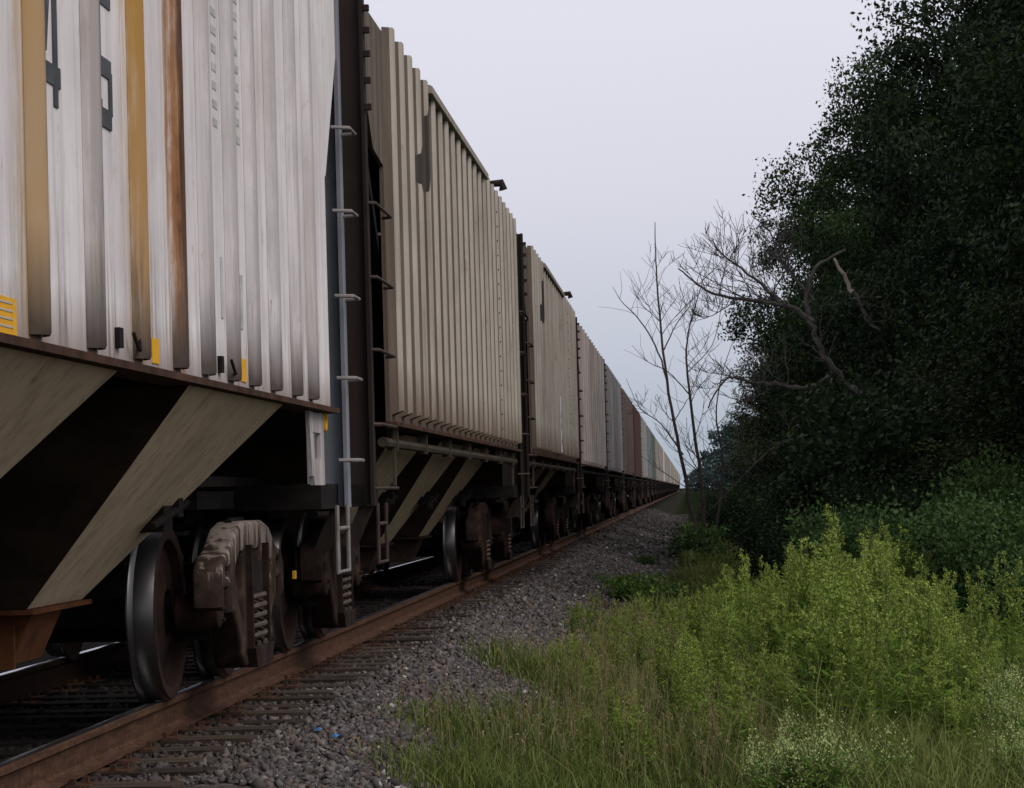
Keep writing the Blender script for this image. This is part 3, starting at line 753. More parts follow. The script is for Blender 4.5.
# ballast stones
def stones(n, x0, x1, y0, y1, s0, s1, keep=None):
    x = rng.uniform(x0, x1, n); y = y0+(y1-y0)*rng.uniform(0, 1, n)**1.25
    if keep is not None:
        k = keep(x, y); x, y = x[k], y[k]; n = len(x)
    base = np.array([(1,0,0),(-1,0,0),(0,1,0),(0,-1,0),(0,0,1),(0,0,-1)], float)
    F = np.array([(0,2,4),(2,1,4),(1,3,4),(3,0,4),(2,0,5),(1,2,5),(3,1,5),(0,3,5)])
    s = rng.uniform(s0, s1, n)*rng.choice([.7, 1, 1, 1.25], n)
    P = base[None]*rng.uniform(.5, 1.2, (n, 6, 1)) + rng.normal(0, .30, (n, 6, 3))
    q = rng.normal(size=(n, 3, 3)); Q, _ = np.linalg.qr(q)
    P = np.einsum('nij,nkj->nki', Q, P)*s[:, None, None]; P[:, :, 2] *= .8
    z = gz(x, y) + s*rng.uniform(-.2, .55, n)
    P += np.stack([x, y, z], 1)[:, None]
    pal = np.array([(.104,.098,.094), (.076,.071,.069), (.16,.145,.14), (.055,.048,.045), (.12,.09,.075), (.34,.32,.31), (.085,.082,.084)])
    c = pal[rng.choice(7, n, p=[.27,.24,.13,.18,.12,.02,.04])]*rng.uniform(.75, 1.8, (n, 1))
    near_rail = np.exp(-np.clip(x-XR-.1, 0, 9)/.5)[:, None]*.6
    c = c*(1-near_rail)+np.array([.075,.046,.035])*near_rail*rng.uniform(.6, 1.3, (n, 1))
    c = c*(1-.5*np.clip((y-45)/60, 0, 1))[:, None]*np.clip(.15+(x-XC-.7)*1.7, .15, 1)[:, None]  # under-car shade put into the stone colour; also darker with distance
    return P.reshape(-1, 3), (F[None]+6*np.arange(n)[:, None, None]).reshape(-1, 3), np.repeat(c, 6, 0)
tie_gap = lambda x, y: (x > XC+1.28) | (np.abs(((y-6.0+.265) % .53)-.265) > .10) | (rng.uniform(size=len(x)) < .13)
edge = lambda x, y: tie_gap(x, y) & (rng.uniform(size=len(x)) < np.clip((-.65+.012*np.clip(y-25,0,60)-x)/.9, 0, 1))
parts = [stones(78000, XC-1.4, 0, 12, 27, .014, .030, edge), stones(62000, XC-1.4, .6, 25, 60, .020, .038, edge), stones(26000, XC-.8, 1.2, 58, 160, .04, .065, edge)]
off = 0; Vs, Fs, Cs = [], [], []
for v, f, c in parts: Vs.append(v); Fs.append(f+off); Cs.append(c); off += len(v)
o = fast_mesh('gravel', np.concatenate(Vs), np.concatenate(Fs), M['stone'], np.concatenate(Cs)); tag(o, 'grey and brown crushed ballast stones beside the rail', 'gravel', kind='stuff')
for k, (px, py) in enumerate(((318, 731), (335, 737))):
    yy = next(q for q in np.arange(8, 40, .02) if at(px, py, q).z < gz(at(px, py, q).x, q)+.03)
    p = at(px, py, yy); z = float(p.z)
    m = MB(); m.add([(-.024,-.014,0),(.02,-.02,.010),(.026,.013,.014),(-.014,.02,.004),(0,0,.02)], [(0,1,4),(1,2,4),(2,3,4),(3,0,4)])
    o = m.build('plastic_scrap', M['blue'], None, loc=(p.x, p.y, z)); o.rotation_euler = (0, 0, k*1.3)
    tag(o, ('small blue plastic scrap on the gravel, nearer to the rail', 'small blue plastic scrap on the gravel, nearer to the grass')[k], 'plastic scrap')

# ------------------------------------------------------------------ plants
def leaf_quads(P, size, tint, up=.0, aspect=.55, droop=None):
    """rhombic leaves at points P with random directions; droop gives each a heading"""
    n = len(P)
    d = rng.normal(size=(n, 3)) if droop is None else droop + rng.normal(0, .35, (n, 3))
    d[:, 2] += up
    d /= np.linalg.norm(d, axis=1)[:, None]+1e-9
    s = np.cross(d, rng.normal(size=(n, 3))); s /= np.linalg.norm(s, axis=1)[:, None]+1e-9
    L = (size*rng.uniform(.6, 1.3, n))[:, None]; W = L*aspect*.5
    V = np.stack([P, P+d*L*.5+s*W, P+d*L, P+d*L*.5-s*W], 1).reshape(-1, 3)
    F = np.arange(4*n).reshape(n, 4)
    T = np.repeat(tint[:, None].repeat(3, 1), 4, 0)
    return V, F, T
def join(parts):
    Vs, Fs, Ts, o = [], [], [], 0
    for v, f, t in parts: Vs.append(v); Fs.append(f+o); Ts.append(t); o += len(v)
    return np.concatenate(Vs), np.concatenate(Fs), np.concatenate(Ts)

def crown_points(lobes, nclump, per, spread):
    """clumps of leaves over the outer part of several lobes"""
    w = np.array([l[3]*l[4]*l[5] for l in lobes])**.75; w /= w.sum()
    pts, tin = [], []
    for i in rng.choice(len(lobes), nclump, p=w):
        cx, cy, cz, rx, ry, rz = lobes[i]
        d = rng.normal(size=3); d /= np.linalg.norm(d)
        r = rng.uniform(.45, 1.0)**.5*rng.uniform(.88, 1.05)
        c = np.array([cx, cy, cz]) + d*np.array([rx, ry, rz])*r
        k = int(per*rng.uniform(.5, 1.4)); s = spread*rng.uniform(.6, 1.4)
        p = c + np.clip(rng.normal(0, 1, (k, 3)), -1.5, 1.5)*np.array([s, s, s*.7]); pts.append(p)
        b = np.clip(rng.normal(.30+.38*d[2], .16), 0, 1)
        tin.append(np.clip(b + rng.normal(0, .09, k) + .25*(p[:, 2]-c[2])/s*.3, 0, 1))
    return np.concatenate(pts), np.concatenate(tin)

def make_tree(seed, h, r, mat, leaf, nclump, per, label, loc, low=.12, name='broadleaf_tree'):
    global rng
    rng = np.random.default_rng(seed); random.seed(seed)
    t = empty(name, loc, label, 'tree', 'trees of the dark wood beside the track')
    lobes = []
    n = 15
    for k in range(n):
        f = k/(n-1); z = h*(low+ (0.93-low)*f)
        rr = r*(math.sin(math.pi*(.22+.70*f))**.8)*.62
        a = k*2.4+seed
        lobes.append((rr*.75*math.cos(a), rr*.75*math.sin(a), z, rr*.62+.45, rr*.62+.45, h*.075+.3))
    sub = []
    for l in lobes:
        for _ in range(4):
            d = rng.normal(size=3); d[2] = abs(d[2])*.8; d /= np.linalg.norm(d); q = rng.uniform(.55, .8)
            sub.append((l[0]+d[0]*l[3]*.85, l[1]+d[1]*l[4]*.85, l[2]+d[2]*l[5]*1.1, l[3]*q, l[4]*q, l[5]*q*.95))
    P, T = crown_points(sub+lobes, nclump, per, .26)
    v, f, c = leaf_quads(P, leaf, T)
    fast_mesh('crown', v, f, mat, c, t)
    m = MB(); m.tube([(0,0,-.3), (.05,.03,h*.2), (-.08,.1,h*.45), (.1,0,h*.7), (0,.05,h*.93)], [h*.019, h*.016, h*.012, h*.007, .02], 9)
    for k, l in enumerate(lobes):
        z0 = max(.5, l[2]-h*.12); m.tube([(0,0,z0), (l[0]*.5, l[1]*.5, z0+(l[2]-z0)*.6), (l[0], l[1], l[2])], [h*.006, h*.004, .015], 6)
    m.build('trunk', M['bark_wood'], t)
    return t
# (x at crown edge, Y, height, radius)
wood = []
def on_ground(x, y): return (x, y, float(gz(x, y))-.05)
protos = [make_tree(1, 12.0, 3.6, M['leaf_dark'], .115, 1000, 112, 'tall dark broadleaf tree, second in the wood from the right edge', on_ground(7.6, 47)),
          make_tree(2, 11.0, 3.3, M['leaf_mid'], .10, 1000, 118, 'big leafy tree at the right edge, slightly lighter green than its neighbours', on_ground(6.5, 37)),
          make_tree(3, 9.5, 3.0, M['leaf_olive'], .11, 760, 96, 'lower olive tinged tree behind the dead branches', on_ground(6.2, 68))]
rng = np.random.default_rng(77); random.seed(77)
more = [(0, 6.5, 56, 1.08, 1.0, 'tall dark tree whose crown steps down left of the highest treetop'), (1, 5.1, 64, 1.06, .95, 'dark tree standing above the broken pale branch'),
        (0, 4.3, 77, .88, .82, 'dark tree with pointed leafy top, high above the bare branches'), (2, 4.4, 90, .85, 1.0, 'rounded low tree behind the bare thin stems'),
        (1, 5.6, 104, .8, .9, 'distant tree near the end of the wood'), (2, 5.2, 122, .75, 1.0, 'last small tree of the wood towards the vanishing train'),
        (0, 9.8, 42, 1.15, 1.2, 'tall tree deep in the wood at the right edge'), (0, 10.2, 58, 1.1, 1.2, None), (1, 10.6, 72, 1.1, 1.2, None), (0, 11.5, 90, 1.1, 1.3, None), (1, 12.0, 112, 1.1, 1.3, None), (0, 8.2, 33, 1.0, 1.0, None),
        (2, 7.0, 57, .62, 1.1, 'low olive tree filling the dark understorey'), (2, 5.0, 64, .5, .8, None), (2, 6.0, 82, .55, .9, None), (2, 6.4, 44, .5, .8, None), (2, 6.0, 40, .5, .8, None), (2, 6.2, 99, .6, .9, None)]
for i, x, y, s, w, lab in more:
    t = copy_tree(protos[i]); t.location = on_ground(x, y); t.scale = (w, w, s); t.rotation_euler = (0, 0, random.uniform(0, 6.28))
    if lab: t['label'] = lab
    elif s < .8: t['label'] = 'low bushy tree in the shadowed understorey of the wood'; t['group'] = 'low trees of the understorey'
    else: t['label'] = 'tree deep in the wood, merging into the dark mass'; t['group'] = 'trees deep in the wood'
# trees far down the line, haze put into the leaf colour
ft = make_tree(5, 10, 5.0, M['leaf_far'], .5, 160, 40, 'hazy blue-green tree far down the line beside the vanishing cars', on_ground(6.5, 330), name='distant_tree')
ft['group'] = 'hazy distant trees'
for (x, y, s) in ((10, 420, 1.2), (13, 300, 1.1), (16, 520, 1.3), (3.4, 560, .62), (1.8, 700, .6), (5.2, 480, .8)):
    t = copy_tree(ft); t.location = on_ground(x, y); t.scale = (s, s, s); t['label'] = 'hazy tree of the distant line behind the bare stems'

# ---- bare trees
def grow(m, pts, r0, r1, twigs, rs, depth=1, length=.9, upness=.35, planar=.35):
    """one limb along given points plus random twigs"""
    P = [Vector(p) for p in pts]
    # smooth resample
    Q = []
    for i in range(len(P)-1):
        p0 = P[max(i-1, 0)]; p1 = P[i]; p2 = P[i+1]; p3 = P[min(i+2, len(P)-1)]
        for k in range(5):
            t = k/5
            Q.append(.5*((2*p1)+(p2-p0)*t+(2*p0-5*p1+4*p2-p3)*t*t+(-p0+3*p1-3*p2+p3)*t**3))
    Q.append(P[-1]); n = len(Q)
    rad = [r0+(r1-r0)*(i/(n-1))**.8 for i in range(n)]
    Q = [q+Vector((rs.normal(0, rad[i]*.35), rs.normal(0, rad[i]*.35), rs.normal(0, rad[i]*.35))) for i, q in enumerate(Q)]
    m.tube(Q, rad, 6 if r0 > .02 else 4)
    if depth <= 0: return
    for k in range(twigs):
        f = rs.uniform(.22, .88); i = int(f*(n-2)); base = Q[i]; t = (Q[i+1]-Q[i]).normalized()
        side = Vector((rs.choice([-1, 1])*1.0, rs.normal(0, planar), rs.normal(.2, .5))).normalized()
        d = (t*rs.uniform(.5, 1.1)+side*rs.uniform(.6, 1.1)+Vector((0, 0, upness))).normalized()
        L = length*rs.uniform(.45, 1.25)*(1.15-.6*f)
        pts2 = [base]
        for s_ in range(4):
            d = (d+Vector((rs.normal(0, .2), rs.normal(0, .2), rs.normal(.09, .17)))).normalized(); pts2.append(pts2[-1]+d*L/4)
        rr = max(.007 if pts[0].y < 60 else .009, min(rad[i]*.45, .020))
        grow(m, pts2, rr, .0038, max(0, int(twigs*.42)), rs, depth-1, L*.6, upness, planar)
def limb(m, pix, Y, r0, r1, twigs, rs, jig=.0, **kw):
    pts = [at(px, py, Y+jig*i) for i, (px, py) in enumerate(pix)]
    grow(m, pts, r0, r1, twigs, rs, **kw)
rs = np.random.default_rng(5)
YB = 76
b0 = at(703, 545, YB); b0.z = float(gz(b0.x, b0.y))
bt = empty('bare_tree', b0, 'thin leafless tree with several upright stems beside the track', 'tree')
inv = Matrix.Translation(-b0)
def put(m, name, mat, parent, base, label=None):
    m.v = [tuple(Vector(p)-base) for p in m.v]
    return m.build(name, mat, parent, label)
m = MB()
limb(m, [(699,548),(690,500),(680,450),(667,378),(659,310),(656,260),(655,222)], YB, .075, .010, 12, rs, depth=2, length=2.2)
put(m, 'stem', M['bark_thin'], bt, b0)
m = MB()
limb(m, [(705,548),(704,505),(697,450),(690,395),(686,350),(694,310),(703,280)], YB, .075, .008, 17, rs, depth=2, length=2.3)
put(m, 'stem', M['bark_thin'], bt, b0)
m = MB()
limb(m, [(712,545),(720,500),(722,455),(716,415),(722,375),(735,335)], YB, .05, .006, 9, rs, depth=2, length=1.5)
put(m, 'stem', M['bark_thin'], bt, b0)
m = MB()
limb(m, [(667,380),(655,345),(638,318),(622,302),(613,287)], YB, .03, .006, 7, rs, depth=1, length=1.1)
limb(m, [(683,455),(662,425),(640,408),(626,378)], YB, .025, .005, 8, rs, depth=2, length=1.1)
limb(m, [(690,395),(668,372),(648,362),(632,345)], YB, .022, .005, 7, rs, depth=1, length=1.0)
limb(m, [(664,350),(676,325),(690,305),(694,285)], YB, .022, .005, 5, rs, depth=1, length=.9)
limb(m, [(699,460),(728,445),(745,415),(752,385)], YB, .025, .005, 8, rs, depth=2, length=1.1)
limb(m, [(706,500),(660,470),(640,455)], YB, .02, .005, 6, rs, depth=1, length=.9)
limb(m, [(688,372),(712,345),(722,305),(728,285)], YB, .02, .005, 7, rs, depth=1, length=1.0)
put(m, 'branch', M['bark_thin'], bt, b0)
# the big dead tree leaning out of the wood
YD = 50
d0 = at(905, 545, YD); d0.z = float(gz(d0.x, d0.y))
dt = empty('dead_tree', d0, 'dead leafless tree leaning out of the dark wood with twisted limbs', 'tree')
m = MB(); base_pt = Vector((d0.x, d0.y, d0.z-.2))
grow(m, [base_pt, at(898,480,YD), at(880,410,YD), at(848,387,YD), at(824,355,YD), at(812,328,YD), at(808,300,YD), at(815,268,YD), at(846,250,YD)], .095, .028, 9, rs, depth=2, length=.9)
put(m, 'trunk', M['bark'], dt, d0)
m = MB()
limb(m, [(811,322),(795,308),(773,303),(737,298),(710,292),(692,280),(678,268)], YD, .06, .012, 17, rs, depth=2, length=1.45)
limb(m, [(780,304),(762,285),(741,268),(723,255),(712,240)], YD, .04, .010, 16, rs, depth=2, length=1.35)
limb(m, [(740,298),(722,310),(706,318),(690,322)], YD, .018, .005, 14, rs, depth=2, length=.8)
limb(m, [(813,300),(795,278),(780,258),(770,232),(752,216)], YD, .034, .008, 15, rs, depth=2, length=1.1)
put(m, 'limb', M['bark'], dt, d0)
m = MB()
limb(m, [(832,372),(815,386),(796,387),(775,384),(755,383),(740,379),(728,378),(716,392),(708,408)], YD, .055, .011, 18, rs, depth=2, length=1.1)
limb(m, [(775,384),(760,395),(742,402),(728,405)], YD, .018, .004, 14, rs, depth=2, length=.7)
put(m, 'limb', M['bark'], dt, d0)
m = MB()
limb(m, [(851,289),(858,300),(868,322),(880,330)], YD, .04, .018, 8, rs, depth=2, length=.8)
limb(m, [(900,430),(866,426),(825,432),(783,442),(755,465),(730,490),(712,508)], YD, .035, .010, 14, rs, depth=2, length=.9)
put(m, 'limb', M['bark'], dt, d0)
m = MB(); limb(m, [(834,258),(842,272),(852,291)], YD-.1, .022, .042, 0, rs, depth=0)
put(m, 'broken_limb', M['bare_wood'], dt, d0, 'broken pale limb with bare wood')

# ---- shrubs and vines at the foot of the wood
def make_shrub(seed, r, h, mat, leaf, nclump, label, loc, name='shrub', grp='leafy shrubs at the foot of the wood', cat='shrub'):
    global rng
    rng = np.random.default_rng(seed)
    s = empty(name, loc, label, cat, grp)
    lobes = [(r*.5*math.cos(a), r*.5*math.sin(a), h*(.35+.25*(i % 2)), r*.6, r*.6, h*.38) for i, a in enumerate((0, 1.3, 2.5, 3.8, 5.0))]
    P, T = crown_points(lobes, nclump, 30, .13)
    P[:, 2] = np.abs(P[:, 2])
    v, f, c = leaf_quads(P, leaf, T, up=.2, aspect=.6)
    fast_mesh('foliage', v, f, mat, c, s)
    m = MB()
    for l in lobes: m.tube([(l[0]*.2, l[1]*.2, -.05), (l[0]*.6, l[1]*.6, l[2]*.6), (l[0], l[1], l[2])], [.018, .012, .005], 5)
    m.build('stem', M['bark_wood'], s)
    return s
sh = make_shrub(21, 1.0, 1.5, M['leaf_shrub'], .062, 420, 'dark green leafy shrub behind the tall weeds', on_ground(2.9, 29))
rng = np.random.default_rng(99); random.seed(99)
for x, y, s in ((2.2, 33, 1.0), (3.9, 30, 1.1), (4.2, 33, 1.15), (3.3, 35, 1.1), (2.0, 39, .95), (1.7, 46, .9), (3.2, 41, 1.2), (4.8, 37, 1.2), (3.6, 26, .8), (2.9, 49, 1.2), (2.0, 55, 1.0), (2.6, 62, 1.2), (2.2, 70, 1.2), (1.5, 80, 1.1), (2.6, 84, 1.5), (3.0, 95, 1.7), (4.0, 55, 1.6), (4.3, 66, 1.8), (3.5, 46, 1.9), (3.9, 45, 2.1), (3.0, 47, 1.7)):
    c = copy_tree(sh); c.location = on_ground(x, y); c.scale = (s, s, s*random.uniform(.85, 1.15)); c.rotation_euler = (0, 0, random.uniform(0, 6)); c['label'] = 'dark green leafy shrub at the shaded foot of the wood'
    if y > 37: repaint(c, {M['leaf_shrub']: M['leaf_dark']}); c['label'] = 'near-black leafy shrub in the deep shade of the wood'  # deep shade put into the colour by swapping in darker leaves
gs = make_shrub(22, .38, .42, M['leaf_bright'], .075, 70, 'low bright green weed clump at the edge of the gravel', on_ground(-.75, 40), 'weed_clump', 'low green clumps on the gravel', 'weed clump')
for x, y, s, lab in ((-.45, 38, .8, None), (-1.2, 43, .6, None), (.1, 66, 1.2, 'green clump under the thin bare tree'), (-1.35, 33, .35, 'tiny green sprout alone on the gravel'), (-1.0, 58, .6, None), (.6, 74, 1.5, None), (.5, 62, .9, None), (.2, 84, 1.2, None)):
    c = copy_tree(gs); c.location = on_ground(x, y); c.scale = (s, s, s); c.rotation_euler = (0, 0, x*9); c['label'] = lab or 'low green weed clump growing where gravel meets grass'
    if y > 50: repaint(c, {M['leaf_bright']: M['leaf_shrub']}); c['label'] = lab or 'shaded low weed clump by the foot of the thin bare tree'  # shade near the bare tree put into the colour: darker leaf material

# ---- tall weeds (goldenrod-like): stem, narrow leaves, feathery plume
def make_weed(seed, h, label, loc):
    global rng
    rng = np.random.default_rng(seed); rr = np.random.default_rng(seed+50)
    w = empty('tall_weed', loc, label, 'weed', 'tall plumed weeds in the grass')
    parts, plum, m = [], [], MB()
    for s_ in range(5):
        a = rr.uniform(0, 6.28); lean = rr.uniform(.05, .22)*h; hh = h*rr.uniform(.75, 1.05); bx, by = rr.normal(0, .07, 2)
        tip = np.array([bx+lean*math.cos(a), by+lean*math.sin(a), hh]); b_ = np.array([bx, by, -.03]); mid = (b_*.55+tip*.45)-np.array([math.cos(a), math.sin(a), 0])*lean*.2
        m.tube([b_, mid, tip], [.006, .0045, .002], 4)
        n = 100; f = rng.uniform(.06, .80, n)[:, None]
        P = (1-f)**2*b_+2*f*(1-f)*(2*mid-.5*(b_+tip))+f*f*tip
        ang = rng.uniform(0, 6.28, n); D = np.stack([np.cos(ang), np.sin(ang), rng.normal(.55, .35, n)], 1)
        T = np.clip(.15+.65*f[:, 0]+rng.normal(0, .15, n), 0, 1)
        parts.append(leaf_quads(P, .105, T, aspect=.16, droop=D))
        for _ in range(13):                                     # plume branchlets
            q = rr.uniform(.70, 1.0); p0 = (1-q)**2*b_+2*q*(1-q)*(2*mid-.5*(b_+tip))+q*q*tip
            aa = rr.uniform(0, 6.28); L = (1.06-q)*.38*h*rr.uniform(.5, 1)
            e = p0+np.array([math.cos(aa)*L*.6, math.sin(aa)*L*.6, L*.75])
            g_ = rng.uniform(0, 1, 16)[:, None]; Pp = p0*(1-g_)+e*g_+rng.normal(0, .006, (16, 3))
            plum.append(leaf_quads(Pp, .026, np.clip(rng.normal(.45, .25, 16), 0, 1), up=.4, aspect=.5))
    v, f, c = join(parts); fast_mesh('leaves', v, f, M['weed_leaf'], c, w)
    v, f, c = join(plum); fast_mesh('plume', v, f, M['plume'], c, w)
    m.build('stem', M['stem'], w)
    return w
wl = 'tall yellow-green plumed weed in the thick clump right of the gravel'
wp = [make_weed(31, 1.15, wl, on_ground(.9, 21)), make_weed(32, 1.0, wl, on_ground(1.2, 20)), make_weed(33, 1.3, wl, on_ground(1.0, 22)), make_weed(34, .85, wl, on_ground(.8, 19))]
random.seed(123)
cnt = 0; tries = 0
while cnt < 285 and tries < 5000:
    tries += 1
    y = random.uniform(15.5, 31); x = random.uniform(-1.3, 2.6)
    ph = (x/y)*2700                                             # how far right of the line's end it shows
    if ph < -150 or ph > 330: continue
    if ph < 20 and random.random() < .35: continue
    edge_f = max(.36, .42+.38*(ph+110)/170 if ph < 60 else .80+.24*min(1, (ph-60)/70))*(1 if ph < 200 else max(.5, 1-(ph-200)/200))
    c = copy_tree(wp[random.randrange(4)]); s = edge_f*random.uniform(.72, 1.02)*(.86 if y < 19 else 1.0)
    c.location = on_ground(x, y); c.scale = (s*1.05, s*1.05, s); c.rotation_euler = (0, 0, random.uniform(0, 6.28)); cnt += 1
for px, y, s, lab in ((828, 23, 1.22, 'tallest plumed weed, its tip rising above the thick clump'), (990, 19.5, .95, 'plumed weed standing apart at the right edge'), (975, 21, .85, 'shorter plumed weed beside the one standing apart on the right'), (740, 26, .9, 'slim plumed weed at the left shoulder of the clump')):
    c = copy_tree(wp[2]); x = (px-688)*y/2700; c.location = on_ground(x, y); c.scale = (s*.8, s*.8, s); c.rotation_euler = (0, 0, px); c['label'] = lab

# ---- pale flowering weeds
def make_pale(seed, label, loc):
    global rng
    rng = np.random.default_rng(seed); rr = np.random.default_rng(seed)
    w = empty('flowering_weed', loc, label, 'weed', 'pale flowering weeds in the foreground grass'); parts, fl, m = [], [], MB()
    for s_ in range(14):
        a = rr.uniform(0, 6.28); L = rr.uniform(.05, .22); h = rr.uniform(.30, .5); b_ = np.array([0, 0, -.02]); tip = np.array([math.cos(a)*L, math.sin(a)*L, h])
        m.tube([b_, b_*.5+tip*.5+np.array([0, 0, .05]), tip], .003, 4)
        f = rng.uniform(.1, .9, 22)[:, None]; ang = rng.uniform(0, 6.28, 22)
        parts.append(leaf_quads(b_*(1-f)+tip*f, .06, np.clip(.3+.6*f[:, 0], 0, 1), aspect=.28, droop=np.stack([np.cos(ang), np.sin(ang), np.full(22, .6)], 1)))
        P = tip + rng.normal(0, 1, (20, 3))*np.array([.014, .014, .05]); fl.append(leaf_quads(P, .013, np.clip(rng.normal(.5, .25, 20), 0, 1), aspect=.8))
    v, f, c = join(parts); fast_mesh('leaves', v, f, M['leaf_bright'], c, w)
    v, f, c = join(fl); fast_mesh('blossom', v, f, M['pale_flower'], c, w)
    m.build('stem', M['stem'], w); return w
pl_ = make_pale(41, 'pale whitish flowering weed at the bottom of the grass', on_ground(.62, 14.6))
random.seed(9)
for k in range(70):
    if k < 22: y = random.uniform(13.6, 14.5); px = random.uniform(755, 865)
    else: y = random.uniform(14.2, 19.5); px = random.uniform(985, 1060)
    c = copy_tree(pl_); c.location = on_ground((px-688)*y/2700, y); s = random.uniform(.6, .95); c.scale = (s, s, s); c.rotation_euler = (0, 0, random.uniform(0, 6))
    c['label'] = 'pale whitish flowering weed at the bottom of the grass' if k < 22 else 'pale whitish flowering weed along the right edge of the grass'
    if k >= 22: c['group'] = 'pale flowering weeds at the right edge'

# ---- grass
def blades(n, xf, y0, y1, h0, h1, dens=None, w=.006):
    global rng
    y = y0+(y1-y0)*rng.uniform(0, 1, n)**1.3; x = xf(n, y)
    if dens is not None:
        k = rng.uniform(size=n) < dens(x, y); x, y = x[k], y[k]; n = len(x)
    z = gz(x, y); h = rng.uniform(h0, h1, n)*(.75+.35*np.sin(x*2.3+y*.8)*np.sin(y*.55-x)); a = rng.uniform(0, 6.28, n); bend = h*rng.uniform(.1, .75, n)
    d = np.stack([np.cos(a), np.sin(a), np.zeros(n)], 1); s = np.stack([-np.sin(a), np.cos(a), np.zeros(n)], 1)
    rot = rng.uniform(0, 6.28, n); s = np.stack([np.cos(rot), np.sin(rot), np.zeros(n)], 1)
    if dens is not None: h = h*(.35+.65*dens(x, y)); bend = bend*(.35+.65*dens(x, y))
    b = np.stack([x, y, z-.01], 1); ww = (w*rng.uniform(.6, 1.4, n)*(1+(y-14)/40))[:, None]
    mid = b+d*(bend*.3)[:, None]+np.array([0,0,1])*(h*.6)[:, None]; tip = b+d*bend[:, None]+np.array([0,0,1])*(h*rng.uniform(.75, 1, n))[:, None]
    V = np.stack([b-s*ww, b+s*ww, mid+s*ww*.8, mid-s*ww*.8, tip+s*ww*.15, tip-s*ww*.15], 1).reshape(-1, 3)
    o = 6*np.arange(n)[:, None]
    F = np.concatenate([o+np.array([[0,1,2,3]]), o+np.array([[3,2,4,5]])])
    t = np.clip(rng.normal(.42, .22, n)+.15*np.sin(x*1.7+y*.4), 0, 1)
    T = np.stack([t*.5, t*.5, t*.75, t*.75, np.minimum(1, t*1.3), np.minimum(1, t*1.3)], 1).reshape(-1, 1).repeat(3, 1)
    return V, F, T
rng = np.random.default_rng(55)
den = lambda x, y: np.clip((x+1.35-.9*np.clip((y-26)/20, -.3, 1.6)+.35*np.sin(y*.9)+.25*np.sin(y*2.3+1))/.7, 0, 1)
parts = [blades(70000, lambda n, y: rng.uniform(-1.9, 3.2, n), 13.5, 30, .12, .42, den, .0042),
         blades(22000, lambda n, y: rng.uniform(-1.2, 4.0, n), 28, 60, .12, .4, den, .006),
         blades(9000, lambda n, y: rng.uniform(-.2, 4.0, n), 58, 110, .15, .45, None, .012)]
parts.append(blades(1600, lambda n, y: rng.uniform(-1.3, 2.8, n), 14, 26, .5, .8, den, .003))
v, f, c = join(parts); o = fast_mesh('grass', v, f, M['grass'], c); tag(o, 'rough green and straw coloured grass beside the gravel', 'grass', kind='stuff')
# seed heads: fine reddish haze over the left part of the grass
n = 1700; y = rng.uniform(14.5, 32, n); x = rng.uniform(-1.75, .5, n); k = rng.uniform(size=n) < den(x, y)*np.clip(1.3-.8*(x+.3), 0, 1); x, y = x[k], y[k]; n = len(x)
h = rng.uniform(.25, .48, n); base = np.stack([x, y, gz(x, y)], 1); lean = rng.normal(0, .07, (n, 2)); parts = []
tip = base+np.stack([lean[:, 0], lean[:, 1], h], 1)
s = np.tile(np.array([[.0014, 0, 0]]), (n, 1))
V = np.stack([base-s, base+s, tip+s, tip-s], 1).reshape(-1, 3); parts.append((V, np.arange(4*n).reshape(n, 4), np.full((4*n, 3), .4)))
for j in range(7):
    g_ = rng.uniform(.6, 1.05, n)[:, None]; P = base*(1-g_)+tip*g_+rng.normal(0, .018, (n, 3)); parts.append(leaf_quads(P, .022, np.clip(rng.normal(.5, .25, n), 0, 1), up=.5, aspect=.3))
v, f, c = join(parts)
M['seed'] = leafmat('grass_seed_heads', (.16,.12,.06), (.32,.26,.15))
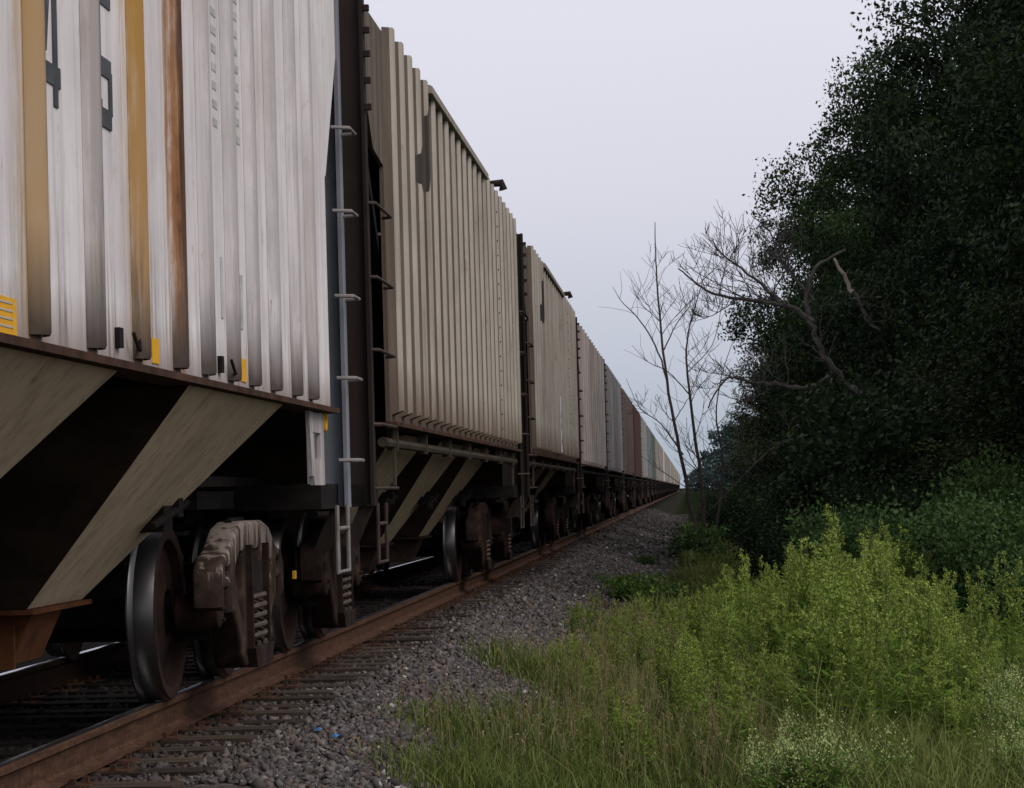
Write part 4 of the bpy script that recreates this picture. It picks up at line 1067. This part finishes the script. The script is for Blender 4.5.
o = fast_mesh('seed_grass', v, f, M['seed'], c); tag(o, 'fine brownish seed heads hazing over the grass', 'grass', kind='stuff')

# ------------------------------------------------------------------ light
SUN_EL, SUN_AZ = 44.0, 124.0       # azimuth clockwise from +Y (down the line)
w = bpy.data.worlds.new('World'); sc.world = w; w.use_nodes = True
nt = w.node_tree; nt.nodes.clear()
out = node(nt, 'ShaderNodeOutputWorld'); bg = node(nt, 'ShaderNodeBackground'); bg.inputs[1].default_value = .1
sky = node(nt, 'ShaderNodeTexSky', sky_type='NISHITA', sun_disc=False); sky.sun_elevation = R(SUN_EL); sky.sun_rotation = R(SUN_AZ); sky.air_density = 1.5; sky.dust_density = 3
tc = node(nt, 'ShaderNodeTexCoord'); sp = node(nt, 'ShaderNodeSeparateXYZ'); nt.links.new(tc.outputs['Generated'], sp.inputs[0])
cloud = ramp(nt, sp.outputs[2], ((.0, (4.3, 5.1, 6.0)), (.055, (6.0, 6.4, 7.6)), (.11, (7.7, 7.65, 8.8)), (.19, (8.6, 8.45, 9.5)), (.6, (7.7, 7.6, 8.3))))
nz = noise(nt, coords(nt, (2.5, 2.5, 9), 'Generated'), 1.4, 4, .5)
cloud = mix(nt, ramp(nt, nz, ((.3, g(0)), (.7, g(.10)))), cloud, (5.0, 5.2, 6.3))
col = mix(nt, .86, sky.outputs[0], cloud)
nt.links.new(col, bg.inputs[0]); nt.links.new(bg.outputs[0], out.inputs[0])
sd = bpy.data.lights.new('sun', 'SUN'); sd.energy = 1.6; sd.angle = R(35); sd.color = (1, .93, .90)
so = bpy.data.objects.new('sun', sd); COL.objects.link(so)
az_, el = R(SUN_AZ), R(SUN_EL)
sun_dir = Vector((math.sin(az_)*math.cos(el), math.cos(az_)*math.cos(el), math.sin(el)))
so.rotation_euler = sun_dir.to_track_quat('Z', 'Y').to_euler(); so.location = (30, -20, 30)

sc.view_settings.view_transform = 'Standard'; sc.view_settings.look = 'None'; sc.view_settings.exposure = 0
sc.render.engine = 'CYCLES'; sc.cycles.max_bounces = 6; sc.cycles.use_denoising = True
